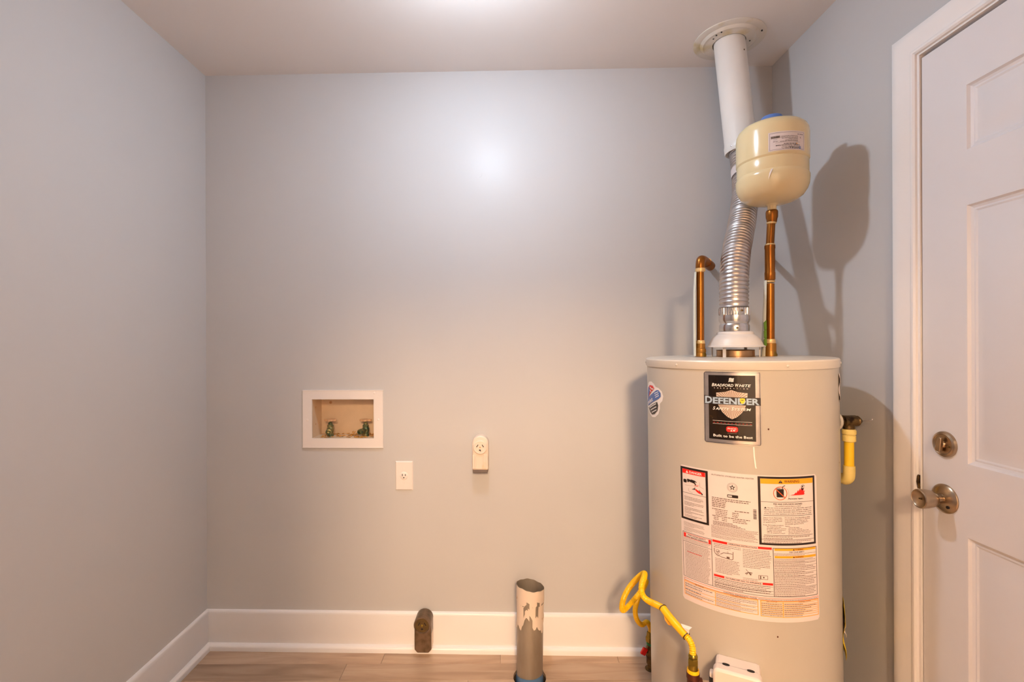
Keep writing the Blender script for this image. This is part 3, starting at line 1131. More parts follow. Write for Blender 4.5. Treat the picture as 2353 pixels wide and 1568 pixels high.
# small line drawings
p.strip([(-.1790, .7030), (-.1785, .6935), (-.1760, .6880), (-.1600, .6828), (-.1370, .6810), (-.1340, .6830), (-.1335, .7020)], .0014)
p.ring(-.1700, .6960, .0046, .0008); p.strip([(-.1730, .6945), (-.1690, .6950), (-.1670, .6980)], .0016)
p.ring(-.1700, .6870, .0036, .0008)
p.strip([(-.1640, .6895), (-.1560, .6955), (-.1350, .6960)], .0014)
p.ring(-.1460, .6985, .0020, .0005)
p.rect(-.1490, .6818, -.1420, .6872)
for k in range(11):
    t = rnd.uniform(0, 2 * pi)
    p.strip([(-.0990, .6560), (-.0990 + .009 * cos(t), .6560 + .009 * sin(t))], .0011)
p.frame(-.0760, .6420, -.0545, .6520, .0010); p.rect(-.0725, .6430, -.0700, .6505); p.disc(-.0640, .6470, .0020)
p.build('fine_print', M_INK, label, kind='stuff')
p = Print(lfn, .0012)
p.strip([(-.2550, .8540), (-.2190, .8580)], .0005); p.strip([(-.2130, .8700), (-.2130, .8580), (-.2010, .8540)], .0005); p.strip([(-.2450, .8470), (-.2450, .8400), (-.2330, .8360)], .0005)
p.strip([(-.0035, .8760), (.0010, .8700), (.0020, .8560), (-.0010, .8470)], .0005)
p.rect(-.1490, .6830, -.1470, .6850)
p.build('grey_lines', M_GREYINK, label, kind='stuff')

# --- scratch below the plate, rust specks, edge labels
p = Print(hfn, .0007)
p.strip([(-.0800, .9800), (-.0790, .9560), (-.0760, .9280), (-.0745, .9250)], .0030)
p.build('scratch', M_WHITEINK, heater)
p = Print(hfn, .0008)
for s_, z_ in ((-.045, 1.0264), (.205, .92), (-.03, .498)):
    p.disc(s_, z_, .0020, .0026, 8)
p.build('rust_specks', M_IRON, heater, kind='stuff')


def flap(a0, a1, b0, b1, lift, name, m, parent, label=None, wav=0.0, base=.0006):
    """side label whose near edge stands slightly off the jacket"""
    n, q = 14, 16
    vs, fs = [], []
    for i in range(n + 1):
        for k in range(q + 1):
            t, r_ = i / n, k / q
            off = base + lift * (1 - t) ** 2 * (0.55 + 0.45 * sin(r_ * 9 + 1)) + wav * sin(r_ * 14) * (1 - t)
            vs.append(hfn(a0 + (a1 - a0) * t + wav * 2 * sin(r_ * 11), b0 + (b1 - b0) * r_, max(base, off)))
    for i in range(n):
        for k in range(q):
            fs.append((i * (q + 1) + k, (i + 1) * (q + 1) + k, (i + 1) * (q + 1) + k + 1, i * (q + 1) + k + 1))
    o = MB().add(vs, fs).build(name, m, parent, smooth=60, label=label)
    sm = o.modifiers.new('thick', 'SOLIDIFY')
    sm.thickness = .0004
    return o


en = flap(.228, .36, .375, .525, .007, 'energy_sticker', M_ENERGY, heater, 'yellow paper sticker peeling at the edge', .0012)
flap(.236, .30, .435, .478, .0065, 'white_field', M_PAPER, en, None, .0006, .0016)
p = Print(hfn, .0075)
p.rect(.232, .500, .240, .512)
p.build('black_print', M_BLACK, en, kind='stuff')
sb = flap(.213, .27, 1.085, 1.160, .0035, 'barcode_sticker', M_PAPER, heater, 'narrow white barcode sticker on the right edge')
p = Print(hfn, .0040)
y = 1.09
while y < 1.152:
    p.rect(.212, y, .218, y + .0012)
    y += .0030
p.build('bars', M_GREYINK, sb, kind='stuff')

# --- gas control at the foot of the visible jacket
GT = -0.46
GM = T(0, 0, -.024) @ Matrix.Rotation(GT - .012, 4, 'Z')        # local -y faces out of the jacket


def gbox(x0, x1, d0, d1, z0, z1):
    return MB().box(x0, x1, -HR - d1, -HR - d0, z0, z1, GM)


gc = gbox(-.052, .052, -.006, .052, .335, .449).build('gas_control', M_GASBOX, heater, bevel=.008, label='white plastic gas control box')
co = MB()
co.prism(plate_outline(-.0555, .330, .0555, .4575, .014, 6), HR + .046, HR + .078, GM @ RX(90))
co.build('cover', M_GASBOX, gc, smooth=40, bevel=.006)
for x in (-.026, .030):
    MB().lathe([(.0085, 0), (.0085, .003), (0, .003)], 20, GM @ T(x, -HR - .052, .4565) @ Matrix.Diagonal((1, .45, 1, 1))).build('clip_slot', M_DARK, gc)
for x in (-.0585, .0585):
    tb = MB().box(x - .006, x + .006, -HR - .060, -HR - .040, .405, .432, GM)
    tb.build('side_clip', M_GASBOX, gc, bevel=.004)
    MB().box(x - .0066, x + .0066, -HR - .0615, -HR - .046, .408, .420, GM).build('clip_gap_shade', M_DARK, gc)  # solid dark block, stands in for the shade in the clip's gap
MB().box(-.065, -.053, -HR - .055, -HR - .030, .372, .392, GM).build('terminal', M_BRASS, gc, bevel=.002)

# ------------------------------------------------------------------ copper pipes on the lid
def pipe_thing(name, label, loc):
    return thing(name, label, 'pipe', loc)


PT = 1.2035
lp = pipe_thing('copper_pipe', 'short copper water pipe with elbow, left of the vent duct', (0.612, 1.47, PT))
z1 = 0.303
bend = [(0, 0, z1 - .018), (.0008, .0025, z1 - .006), (.006, .012, z1 + .002), (.013, .026, z1 + .0035)]
MB().tube([(0, 0, 0), (0, 0, z1 - .02)], .0108, 24).build('riser', M_COPPER, lp, smooth=40)
MB().tube(spline([(0, 0, z1 - .035), (0, 0, z1 - .018), (.004, .004, z1 - .004), (.014, .014, z1 - .001), (.028, .028, z1 - .004), (.040, .040, z1 - .008)], 8), .0135, 24).build('elbow', M_COPPER, lp, smooth=40)
MB().tube([(.034, .034, z1 - .006), (.058, .060, z1 - .014)], .0150, 24).build('coupling', M_COPPER, lp, smooth=40)
MB().tube([(.052, .054, z1 - .012), (.222, .434, z1 + .040)], .0108, 20).build('wall_stub', M_COPPER, lp, smooth=40)
MB().lathe([(.0142, z1 - .040), (.0148, z1 - .036), (.0142, z1 - .030), (.011, z1 - .028), (.011, z1 - .042)], 24).build('solder_ring', M_SOLDER, lp, smooth=40)
fit = MB().lathe([(.0165, 0), (.0170, .006), (.0150, .012), (.0165, .016), (.0155, .024), (.0135, .026), (.0138, .040), (.0108, .042)], 20)
fit.build('fitting', M_FRUST, lp, smooth=30)
MB().lathe([(.0125, .040), (.0132, .044), (.0118, .050), (.0108, .051)], 20).build('flux_ring', M_SOLDER, lp, smooth=40)
MB().lathe([(.0205, .002), (.0212, .10), (.0205, .2), (.0170, .262), (.0155, .262), (.0190, .2), (.0190, .002)], 14, None, radians(108), radians(206)).build('white_sleeve', M_WHITEPAINT, lp, smooth=60, label='white painted sliver along the left side')

rp_ = pipe_thing('copper_pipe', 'long copper pipe carrying the cream expansion tank', (0.8275, 1.47, PT))
MB().tube([(0, 0, 0), (0, 0, .225)], .0125, 24).build('riser', M_COPPER, rp_, smooth=40)
MB().tube([(0, 0, .335), (.0060, 0, .44)], .0115, 24).build('upper_pipe', M_COPPER, rp_, smooth=40)
tee = MB().lathe([(.0125, .235), (.0150, .238), (.0152, .258), (.0142, .262), (.0142, .330), (.0152, .335), (.0150, .343), (.0118, .345)], 24)
tee.tube([(0, 0, .298), (.0105, .0187, .3015)], .0140, 20)
tee.build('tee', M_COPPER, rp_, smooth=40)
MB().tube([(.010, .018, .298), (.244, .434, .378)], .0110, 20).build('wall_stub', M_COPPER, rp_, smooth=40)
for z, dx_ in ((.231, 0), (.345, .0005), (.4125, .0050)):
    MB().lathe([(.0128, z - .003), (.0142, z), (.0128, z + .003), (.011, z + .003), (.011, z - .003)], 24, T(dx_, 0, 0)).build('solder_ring', M_SOLDER, rp_, smooth=40)
MB().lathe([(.0122, .413), (.0140, .416), (.0150, .424), (.0168, .430), (.0172, .446), (.0160, .4505), (.0150, .4515), (.0, .4515)], 20, T(.0066, 0, 0)).build('adapter', M_COPPER, rp_, smooth=30)
MB().lathe([(.0195, 0), (.0200, .006), (.0175, .012), (.0170, .018), (.0172, .040), (.0125, .042)], 20).build('fitting', M_FRUST, rp_, smooth=30)
MB().lathe([(.0145, .040), (.0155, .045), (.0140, .053), (.0125, .054)], 20).build('flux_ring', M_SOLDER, rp_, smooth=40)
MB().lathe([(.0255, .0), (.0235, .05), (.0195, .15), (.0165, .235), (.0150, .235), (.0180, .15), (.0220, .05), (.0240, .0)], 14, None, radians(104), radians(208)).build('white_sleeve', M_WHITEPAINT, rp_, smooth=60, label='white and green stained sliver along the left side')
gl = MB()
for k in range(3):
    gl.prism([(-.005, 0), (.005, .004), (.004, .030), (-.006, .022)], -.001, .001, T(-.0215, -.0125, .03 + k * .026) @ RX(90) @ RY(20))
gl.build('green_corrosion', mat('green corrosion', (86, 120, 30), 0.7, var=0.3, scale=40), rp_)

# ------------------------------------------------------------------ expansion tank
TZ = 1.656
tank = thing('expansion_tank', 'cream domed expansion tank on top of the copper pipe', 'tank', (0.8345, 1.47, TZ))
MB().lathe([(0, .0), (.0125, .0), (.0125, .013), (.018, .018), (.045, .021), (.068, .028), (.085, .040), (.095, .056), (.0995, .070), (.1008, .088), (.1006, .094), (.0990, .0985), (.0978, .1015), (.0980, .106),
            (.0982, .134), (.0970, .1375), (.0985, .1400), (.1, .143), (.1, .222), (.0985, .233), (.094, .243), (.085, .252), (.068, .260), (.04, .265), (0, .267)], 96).build('shell', M_TANK, tank, smooth=24)
MB().lathe([(.030, .262), (.031, .282), (.028, .287), (0, .288)], 32).build('valve_cap', M_BLUE, tank, smooth=40, label='blue plastic cap')
TR_ = 0.1


def tfn(a, b, off):                # label is mounted upside down
    t = (-.0080 - a) / TR_
    return ((TR_ + off) * sin(t), -(TR_ + off) * cos(t), (1.8305 - TZ) - b)


p = Print(tfn, .0005, .003)
p.rect(-.0525, -.0275, .0525, .0275)
tl = p.build('rating_label', M_PAPER, tank, label='white upside-down rating label')
p = Print(tfn, .0008, .003)
p.frame(-.0490, -.0240, .0490, .0245, .0005)
p.text('HYDRA', -.0310, .0170, .0066, w=.0300, align='L', bold=.015)
p.text('THERMAL EXPANSION TANK', -.0345, .0115, .0036, w=.0690, align='L', bold=.02)
rnd2 = random.Random(5)
p.words(-.0230, .0085, .0130, .0016, rnd2)
p.words(-.0345, .0050, .0350, .0005, rnd2)
for k, (a1, h_) in enumerate(((.0230, .0014), (.0100, .0010), (.0, .0010), (.0200, .0012), (.0220, .0010), (.0200, .0010))):
    p.words(-.0270, .0015 - k * .0030, a1, h_, rnd2)
p.words(-.0450, -.0185, -.0260, .0016, rnd2)
p.words(.0280, .0005, .0420, .0012, rnd2); p.words(.0300, -.0050, .0400, .0008, rnd2)
x = .0230
while x < .0455:
    w_ = rnd2.uniform(.0004, .0012)
    p.rect(x, -.0150, x + w_, -.0080)
    x += w_ + rnd2.uniform(.0003, .0007)
p.strip([(-.0370, -.0060), (-.0350, -.0105)], .0014)
p.build('black_print', M_BLACK, tl, kind='stuff')
p = Print(tfn, .0008, .003)
p.text('PRO', .0005, .0170, .0066, w=.0180, align='L')
p.build('grey_print', M_GREYINK, tl, kind='stuff')
p = Print(tfn, .0008, .003)
p.frame(-.0370, .0168, -.0318, .0238, .0012)
p.rect(-.0358, .0195, -.0330, .0210)
p.build('blue_mark', M_NAVY, tl, kind='stuff')
p = Print(tfn, .0009, .003)
p.disc(-.0240, .0092, .0015, .0022, 8)
p.build('yellow_speck', M_ORANGE, tl)
p = Print(tfn, .0016, .003)
p.poly([(.0400, .0770), (.0460, .0790), (.0500, .0900), (.0525, .1080), (.0480, .0950), (.0440, .0860)])
p.build('torn_tape', M_WHITEINK, tank)

# ------------------------------------------------------------------ vent: ceiling collar, white pipe, flexible duct, adapter
VTOP = Vector((0.831, 1.737, ZC))
VBOT = Vector((0.862, 1.712, 1.932))
vd = (VTOP - VBOT).normalized()
collar = thing('ceiling_collar', 'round stained cream collar round the vent pipe at the ceiling', 'vent collar', VTOP)
MB().lathe([(.121, 0), (.121, -.003), (.117, -.005), (.098, -.0055), (.094, -.0095), (.088, -.0125), (.082, -.0115), (.076, -.0125), (.0560, -.0135), (.0560, -.004), (.0558, 0)], 72,
           T(.0, 0, -.0002)).build('ring', M_COLLAR, collar, smooth=30)
for a, r_ in ((200, .072), (214, .079), (228, .083), (-12, .070), (-40, .108)):
    MB().lathe([(.0028, -.0105), (.0028, -.0142), (0, -.0142)], 10, T(r_ * cos(radians(a)), r_ * sin(radians(a)), 0)).build('screw_hole', M_DARK, collar)
VL = (VTOP - VBOT).length
vp = thing('vent_pipe', 'straight white vent pipe coming down from the ceiling', 'pipe', VBOT, axis_to(vd).to_euler())
MB().lathe([(.0500, .004), (.0525, .0), (.0545, .004), (.0550, .022), (.0535, .030), (.0525, .036), (.0525, VL - .001), (.0500, VL - .001), (.0500, .036), (.0500, .004)], 56).build('pipe', M_PIPEWHITE, vp, smooth=30)
for a in (-150, -110, -60, -20):
    MB().lathe([(.003, 0), (.0025, .002), (0, .0025)], 10, RZ(a) @ T(.0545, 0, .014) @ RY(90)).build('rivet', M_CHROME, vp, smooth=40)
MB().lathe([(.0028, 0), (.0020, .0015), (0, .0018)], 10, RZ(-62) @ T(.0524, 0, VL * .83) @ RY(90)).build('screw', M_DARKBRASS, vp, smooth=40)

duct = thing('flexible_duct', 'ribbed silver flexible duct between water heater and white vent pipe', 'duct', (0.716, 1.47, 1.34))
DB = Vector((0.716, 1.47, 1.34))
ctrl = [(0.716, 1.470, 1.332), (0.7165, 1.472, 1.38), (0.7265, 1.490, 1.46), (0.755, 1.530, 1.55), (0.801, 1.588, 1.65), (0.842, 1.645, 1.765), (0.861, 1.690, 1.865),
        (0.8625, 1.711, 1.94), (0.859, 1.714, 1.975)]
path = resample(spline([Vector(c) - DB for c in ctrl], 24), 0.0015)
rad = []
for i in range(len(path)):
    ph = (i * 0.0015 / 0.0118) % 1.0
    rad.append(.0398 + .0032 * max(0, cos(2 * pi * ph)) ** 3)
MB().tube(path, rad, 44, caps=False).build('ribbed_tube', M_DUCT, duct, smooth=60)
k0 = int(.565 / .0015)
k0 = min(k0, len(path) - 30)
lab = MB()
vs, fs = [], []
seg = 12
for j in range(7):
    q = path[k0 + j * 4]
    tdir = (path[k0 + j * 4 + 1] - path[k0 + j * 4 - 1]).normalized()
    Mq = Matrix.Translation(q) @ axis_to(tdir)
    for i in range(seg + 1):
        a = radians(148 + 80 * i / seg)
        vs.append(Mq @ Vector((.0438 * cos(a), .0438 * sin(a), 0)))
for j in range(6):
    for i in range(seg):
        fs.append((j * (seg + 1) + i, j * (seg + 1) + i + 1, (j + 1) * (seg + 1) + i + 1, (j + 1) * (seg + 1) + i))
lab.add(vs, fs).build('duct_label', M_PAPER, duct, smooth=60, label='white paper label near the top end')

ad = thing('duct_adapter', 'shiny crimped metal adapter between draft hood and ribbed duct', 'duct adapter', (0.7165, 1.47, 1.2815))
MB().lathe([(.0425, 0), (.0430, .002), (.0430, .018), (.0400, .0235), (.0425, .029), (.0440, .034), (.0437, .046), (.0432, .050)], 64).build('sleeve', M_STEEL, ad, smooth=40)
vs, fs = [], []
nn = 144
for j, (z, amp) in enumerate(((.049, .0003), (.052, .0012), (.070, .0012), (.0715, .0008))):
    for i in range(nn):
        a = 2 * pi * i / nn
        r_ = .0434 + amp * (1 if i % 4 < 2 else -1)
        vs.append((r_ * cos(a), r_ * sin(a), z))
for j in range(3):
    for i in range(nn):
        k = (i + 1) % nn
        fs.append((j * nn + i, j * nn + k, (j + 1) * nn + k, (j + 1) * nn + i))
MB().add(vs, fs).build('crimp', M_STEEL, ad, smooth=20)
for a, z in ((-105, .010), (-88, .062)):
    MB().lathe([(.0032, 0), (.0032, .002), (.0018, .0030), (0, .0030)], 10, RZ(a) @ T(.0432, 0, z) @ RY(90)).build('screw', M_DARKBRASS, ad, smooth=40)

# ------------------------------------------------------------------ relief valve and its discharge pipe on the right of the heater
VY_, VZ_ = 1.381, 1.018
rv = thing('relief_valve', 'brass pressure relief valve with lever on the right side of the heater', 'valve', (0.968, VY_, VZ_))
Mx = Matrix.Rotation(radians(90), 4, 'Y')
MB().lathe([(.026, -.004), (.026, .003), (.021, .0075), (.011, .008)], 32, Mx).build('escutcheon', M_JACKET, rv, smooth=30)
MB().lathe([(.011, -.002), (.011, .018), (.0165, .020), (.0165, .055), (.0135, .058), (.0150, .062), (.007, .072), (.004, .074)], 20, Mx).build('body', M_DARKBRASS, rv, smooth=30)
MB().tube([(.037, 0, -.004), (.037, 0, -.024)], .0150, 20).build('outlet', M_DARKBRASS, rv, smooth=40)
lv = MB().box(.070, .100, -.006, .006, -.0014, .0014)
lv.tube([(.092, -.004, .0), (.101, -.004, .003), (.103, -.004, .006)], .0014, 8)
lv.build('lever', M_CHROME, rv, bevel=.0008)
MB().tube([(.062, 0, 0), (.074, 0, 0)], .0045, 12).build('stem', M_DARKBRASS, rv, smooth=40)
dp = thing('discharge_pipe', 'short yellowed plastic drain pipe under the relief valve', 'pipe', (1.0055, VY_, 0.845))
q = VZ_ - .845
MB().lathe([(.0145, q - .060), (.0172, q - .058), (.0172, q - .043), (.0155, q - .041), (.0182, q - .037), (.0182, q - .028), (.0150, q - .023), (.0150, q - .060)], 24).build('union', M_CPVC, dp, smooth=30)
MB().tube([(0, 0, q - .058), (0, 0, .030)], .0124, 24).build('pipe', mat('bright yellow plastic pipe', (250, 206, 40), .35), dp, smooth=40)
MB().tube(spline([(0, 0, .043), (0, 0, .022), (0, .003, .008), (0, .014, -.001), (0, .032, -.002)], 8), .0152, 24).build('elbow', M_CPVC, dp, smooth=40)
MB().tube([(0, .028, -.002), (0, .30, -.002)], .0118, 20).build('rear_pipe', M_CPVC, dp, smooth=40)

# ------------------------------------------------------------------ gas supply
def c7(x, y, Y):
    return at(1400 + x / 5.85, 1300 + y / 5.85, Y)


gs = thing('gas_valve', 'dull brass gas shutoff valve with red handle behind the heater', 'valve', (0.5605, 1.815, 0))
MB().lathe([(.020, 0), (.020, .003), (.013, .005), (.011, .02), (.0155, .024), (.0155, .045), (.0175, .05), (.019, .066), (.0175, .082), (.0145, .088), (.0145, .094)], 24).build('body', M_DARKBRASS, gs, smooth=30)
MB().lathe([(.0150, .094), (.0158, .096), (.0158, .101), (.0150, .103)], 24).build('green_ring', M_GREEN, gs, smooth=30)
nut = MB().lathe([(.0150, .103), (.0175, .106), (.0185, .122), (.0150, .124), (.0140, .140), (.0125, .142)], 6)
nut.build('flare_nut', M_BRASS, gs)
MB().tube([(0, 0, .068), (-.022, -.012, .075)], .007, 12).build('stem', M_DARKBRASS, gs, smooth=40)
MB().box(-.010, .010, -.005, .005, -.015, .012, T(-.0285, -.016, .079) @ RY(28)).build('handle', M_REDPL, gs, bevel=.003, label='red plastic handle')

gas = thing('gas_line', 'yellow corrugated gas tubing looped against the left side of the heater', 'gas line', (0.5605, 1.815, 0.14))
G0 = Vector((0.5605, 1.815, 0.14))
ctrl = [(0.5605, 1.815, .135), (0.5600, 1.814, .158), c7(505, 762, 1.795), c7(440, 798, 1.785), c7(375, 735, 1.775), c7(347, 620, 1.765), c7(362, 520, 1.755), c7(400, 415, 1.745), c7(455, 310, 1.725),
        c7(490, 235, 1.695), c7(492, 215, 1.665), c7(462, 285, 1.640), c7(395, 385, 1.630), c7(290, 510, 1.625), c7(205, 596, 1.620), c7(170, 585, 1.612), c7(182, 480, 1.602), c7(228, 365, 1.592),
        c7(310, 245, 1.575), c7(410, 145, 1.545), c7(470, 108, 1.515), c7(472, 150, 1.480), c7(440, 240, 1.455), c7(432, 330, 1.440), c7(462, 420, 1.425), c7(535, 482, 1.405), c7(620, 522, 1.370), c7(722, 574, 1.333)]
path = resample(spline([Vector(c) - G0 for c in ctrl], 16), 0.0011)
rad = [.0084 + .0008 * cos(2 * pi * i * .0011 / .0044) for i in range(len(path))]
MB().tube(path, rad, 18).build('tubing', M_GAS, gas, smooth=70)
mid = [c7(722, 574, 1.333), c7(800, 680, 1.308), c7(900, 800, 1.280), c7(1035, 950, 1.252)]
path = resample(spline([Vector(c) - G0 for c in mid], 12), 0.004)
MB().tube(path, .0104, 20).build('sleeve', M_GAS, gas, smooth=50)
for k in (0, -1):
    q = path[k]
    d = (path[1] - path[0]) if k == 0 else (path[-1] - path[-2])
    MB().lathe([(.0112, -.0012), (.0112, .0012), (.0090, .0012), (.0090, -.0012)], 20, Matrix.Translation(q) @ axis_to(d)).build('clip_ring', M_DARKBRASS, gas)
low = [c7(1035, 950, 1.252), c7(1082, 1010, 1.242), c7(1112, 1080, 1.236), c7(1122, 1150, 1.232), c7(1120, 1235, 1.230)]
path = resample(spline([Vector(c) - G0 for c in low], 12), 0.0011)
rad = [.0078 + .0010 * cos(2 * pi * i * .0011 / .0048) for i in range(len(path))]
MB().tube(path, rad, 18).build('lower_tubing', M_GAS, gas, smooth=70)
tg = c7(1050, 850, 1.25) - G0
vs = [c7(960, 780, 1.262) - G0, c7(1115, 832, 1.248) - G0, c7(1075, 868, 1.246) - G0, c7(1070, 925, 1.246) - G0, c7(985, 830, 1.256) - G0]
tb = MB().add(vs, [(0, 1, 2, 3, 4)]).build('paper_tag', M_PAPER, gas, label='torn cream tape tag')
sm = tb.modifiers.new('thick', 'SOLIDIFY'); sm.thickness = .0006
vs = [c7(728, 640, 1.318) - G0, c7(762, 700, 1.310) - G0, c7(838, 770, 1.296) - G0, c7(838, 812, 1.294) - G0, c7(795, 800, 1.300) - G0, c7(750, 735, 1.308) - G0]
tb = MB().add(vs, [(0, 1, 2, 3, 4, 5)]).build('loose_tape', mat('amber tape', (222, 150, 30), .4), gas)
sm = tb.modifiers.new('thick', 'SOLIDIFY'); sm.thickness = .0012
# union nut and iron fittings down to the gas control
nz = c7(1125, 1215, 1.230)
gu = thing('gas_union', 'brass union nut on dark iron pipe fittings feeding the gas control', 'pipe fitting', (nz.x, nz.y, 0.20))
h0 = nz.z - .20
MB().lathe([(.0090, h0 + .005), (.0112, h0 + .002), (.0118, h0 - .002), (.0100, h0 - .004)], 24).build('collar', M_BRASS, gu, smooth=30)
MB().lathe([(.0120, h0 - .004), (.0132, h0 - .007), (.0132, h0 - .019), (.0120, h0 - .022)], 6, RZ(10)).build('nut', M_BRASS, gu)
MB().lathe([(.0118, h0 - .020), (.0120, h0 - .034), (.0105, h0 - .036)], 24).build('flare', M_BRASS, gu, smooth=30)
MB().lathe([(.0105, h0 - .036), (.0140, h0 - .033), (.0155, h0 - .040), (.0150, h0 - .046), (.0125, h0 - .048)], 24).build('thread_seal', M_GAS, gu, smooth=30)
te = MB().lathe([(.0165, h0 - .042), (.0165, h0 - .056), (.0150, h0 - .058), (.0150, h0 - .085), (.0165, h0 - .087), (.0165, h0 - .1), (.012, h0 - .1), (.012, .02), (.015, .02), (.015, 0), (0, 0)], 24)
te.tube([(0, 0, h0 - .072), (.022, -.004, h0 - .072)], .0155, 20)
te.build('tee', M_IRON, gu, smooth=35)
MB().tube([(.020, -.004, h0 - .072), (.062, -.010, h0 - .072)], .0105, 20).build('nipple', mat('galvanised nipple', (200, 180, 160), .4, .5), gu, smooth=40)

# ------------------------------------------------------------------ things on the back wall
# washing machine outlet box
def wall_thing(name, label, cat, x, z):
    o = thing(name, label, cat, MB_BACK @ Vector((x, 0, z)), (0, 0, math.atan(SK)))
    return o


wb = wall_thing('washer_outlet_box', 'white framed washing machine outlet box recessed in the wall', 'outlet box', -0.6538, 0.8225)
FX0, FX1, FZ1 = -.1655, .1650, .2325
OX0, OX1, OZ0, OZ1 = -.1275, .1270, .0375, .1965
fr = MB()
fr.box(FX0, FX1, -.006, 0, 0, OZ0)
fr.box(FX0, FX1, -.006, 0, OZ1, FZ1)
fr.box(FX0, OX0, -.006, 0, OZ0, OZ1)
fr.box(OX1, FX1, -.006, 0, OZ0, OZ1)
fo = fr.build('frame', M_WHITEPL, wb)
for k, (x0, x1, z0, z1) in enumerate(((FX0, FX1, -.002, .001), (FX0, FX1, FZ1 - .001, FZ1 + .0015))):
    MB().box(x0 - .001, x1 + .001, -.0072, 0, z0, z1).build('frame_edge', M_WHITEPL, fo, bevel=.0008)
bx = MB()
dpt = .095
bx.box(OX0 - .003, OX0, -.002, dpt, OZ0 - .002, OZ1 + .002)
bx.box(OX1, OX1 + .003, -.002, dpt, OZ0 - .002, OZ1 + .002)
bx.box(OX0 - .003, OX1 + .003, -.002, dpt, OZ0 - .003, OZ0)
bx.box(OX0 - .003, OX1 + .003, -.002, dpt, OZ1, OZ1 + .003)
bx.box(OX0 - .003, OX1 + .003, dpt - .003, dpt, OZ0 - .003, OZ1 + .003)
bx.build('recess', M_BOXIN, wb)
MY = RX(90)                       # local z -> -y (out of the wall)
for x, z in ((-.1465, .1125), (.1460, .1135), (.1300, .222)):
    MB().lathe([(.0042, 0), (.0038, .0018), (.0015, .0026), (0, .0026)], 14, T(x, -.006, z) @ MY).build('screw', M_WHITEPL, wb, smooth=40)
for x, z in ((OX0 + .001, .16), (OX0 + .001, .09)):
    MB().lathe([(.0032, 0), (.0022, .002), (0, .0022)], 10, T(x - .001, .03, z) @ Matrix.Rotation(radians(90), 4, 'Y')).build('screw', M_TANHANDLE, wb, smooth=40)
MB().lathe([(.0060, 0), (.0050, .003), (.0030, .003), (0, .001)], 12, T(-.088, dpt - .003, .172) @ MY).build('wall_anchor', M_TANHANDLE, wb, smooth=40)
for k, (x, dx) in enumerate(((-.070, .010), (.079, -.012))):
    v = MB()
    v.lathe([(.0135, OZ0 - .001), (.0135, OZ0 + .010), (.0110, OZ0 + .012), (.0125, OZ0 + .016), (.0140, OZ0 + .022), (.0140, OZ0 + .033), (.0115, OZ0 + .037), (.0125, OZ0 + .040), (.0125, OZ0 + .046),
             (.0085, OZ0 + .049), (.0085, OZ0 + .056), (.0045, OZ0 + .057), (.0045, OZ0 + .066)], 20, T(x, .042, 0))
    vo = v.build('faucet_valve', M_VERDI, wb, smooth=35)
    d = Vector((dx, -.040, -.004))
    q0 = Vector((x, .036, OZ0 + .028))
    Mo = Matrix.Translation(q0) @ axis_to(d)
    MB().lathe([(.0085, 0), (.0090, .020), (.0115, .024), (.0118, .030), (.0112, .032), (.0118, .034), (.0118, .040), (.0085, .041), (.0078, .030), (0, .028)], 20, Mo).build('hose_outlet', M_VERDI, vo, smooth=35)
    hd = MB()
    pts = []
    for q in range(32):
        t = 2 * pi * q / 32
        rr = .0165 + .0040 * cos(4 * t)
        pts.append((rr * 1.25 * cos(t), rr * .8 * sin(t)))
    hd.prism(pts, 0, .008, T(x, .042, OZ0 + .0625))
    hd.build('handle', M_TANHANDLE, vo, smooth=40, bevel=.0012)
dbm = MB()
rd = random.Random(21)
for k in range(90):
    x = rd.uniform(OX0 + .03, OX1 - .005)
    y = rd.uniform(.0, dpt - .01)
    s_ = rd.uniform(.0015, .006)
    dbm.box(-s_, s_, -s_ * .6, s_ * .6, -.0006, .0006 + s_ * .25, T(x, y, OZ0 + .001 + s_ * .3) @ RZ(rd.uniform(0, 180)) @ RX(rd.uniform(-20, 20)))
for k in range(7):
    s_ = rd.uniform(.004, .008)
    dbm.box(-s_, s_, -s_ * .4, s_ * .4, -.0006, .0006, T(.033 + rd.uniform(-.012, .012), .045 + rd.uniform(-.01, .01), OZ0 + .006 + k * .0018) @ RZ(rd.uniform(0, 180)) @ RY(rd.uniform(-35, 35)))
db = dbm.build('debris', M_DEBRIS)
db.matrix_world = MB_BACK @ T(-0.6538, 0, 0.8225)
tag(db, 'dry brown flakes scattered along the bottom of the outlet box', 'debris')
db['kind'] = 'stuff'

# single wall socket
so = wall_thing('wall_outlet', 'white wall plate with one round three-slot socket', 'outlet', -0.4035, 0.6490)
pl = MB()
hw, hh = .0355, .1175
vs = [(-hw, 0, 0), (hw, 0, 0), (hw, 0, hh), (-hw, 0, hh)]
for e, y in ((0, -.002), (.0035, -.0058)):
    vs += [(-hw + e, y, e), (hw - e, y, e), (hw - e, y, hh - e), (-hw + e, y, hh - e)]
fs = [(3, 2, 1, 0), (8, 9, 10, 11)]
for q in (0, 4):
    fs += [(q + k, q + (k + 1) % 4, q + 4 + (k + 1) % 4, q + 4 + k) for k in range(4)]
MB().add(vs, fs).build('cover_plate', M_WHITEPL, so)
rc = MB().lathe([(.0165, 0), (.0165, .0066), (.0150, .0078), (0, .0078)], 36, T(0, 0, .0588) @ MY).build('socket', M_WHITEPL, so, smooth=40)
for x, z, hx, hz in ((-.0062, .0625, .0013, .0042), (.0062, .0625, .0013, .0036)):
    MB().box(x - hx, x + hx, -.0081, -.006, z - hz, z + hz).build('slot', M_DARK, rc)
MB().lathe([(.0024, 0), (.0024, .0083), (0, .0083)], 14, T(0, 0, .0518) @ MY).build('ground_hole', M_DARK, rc)
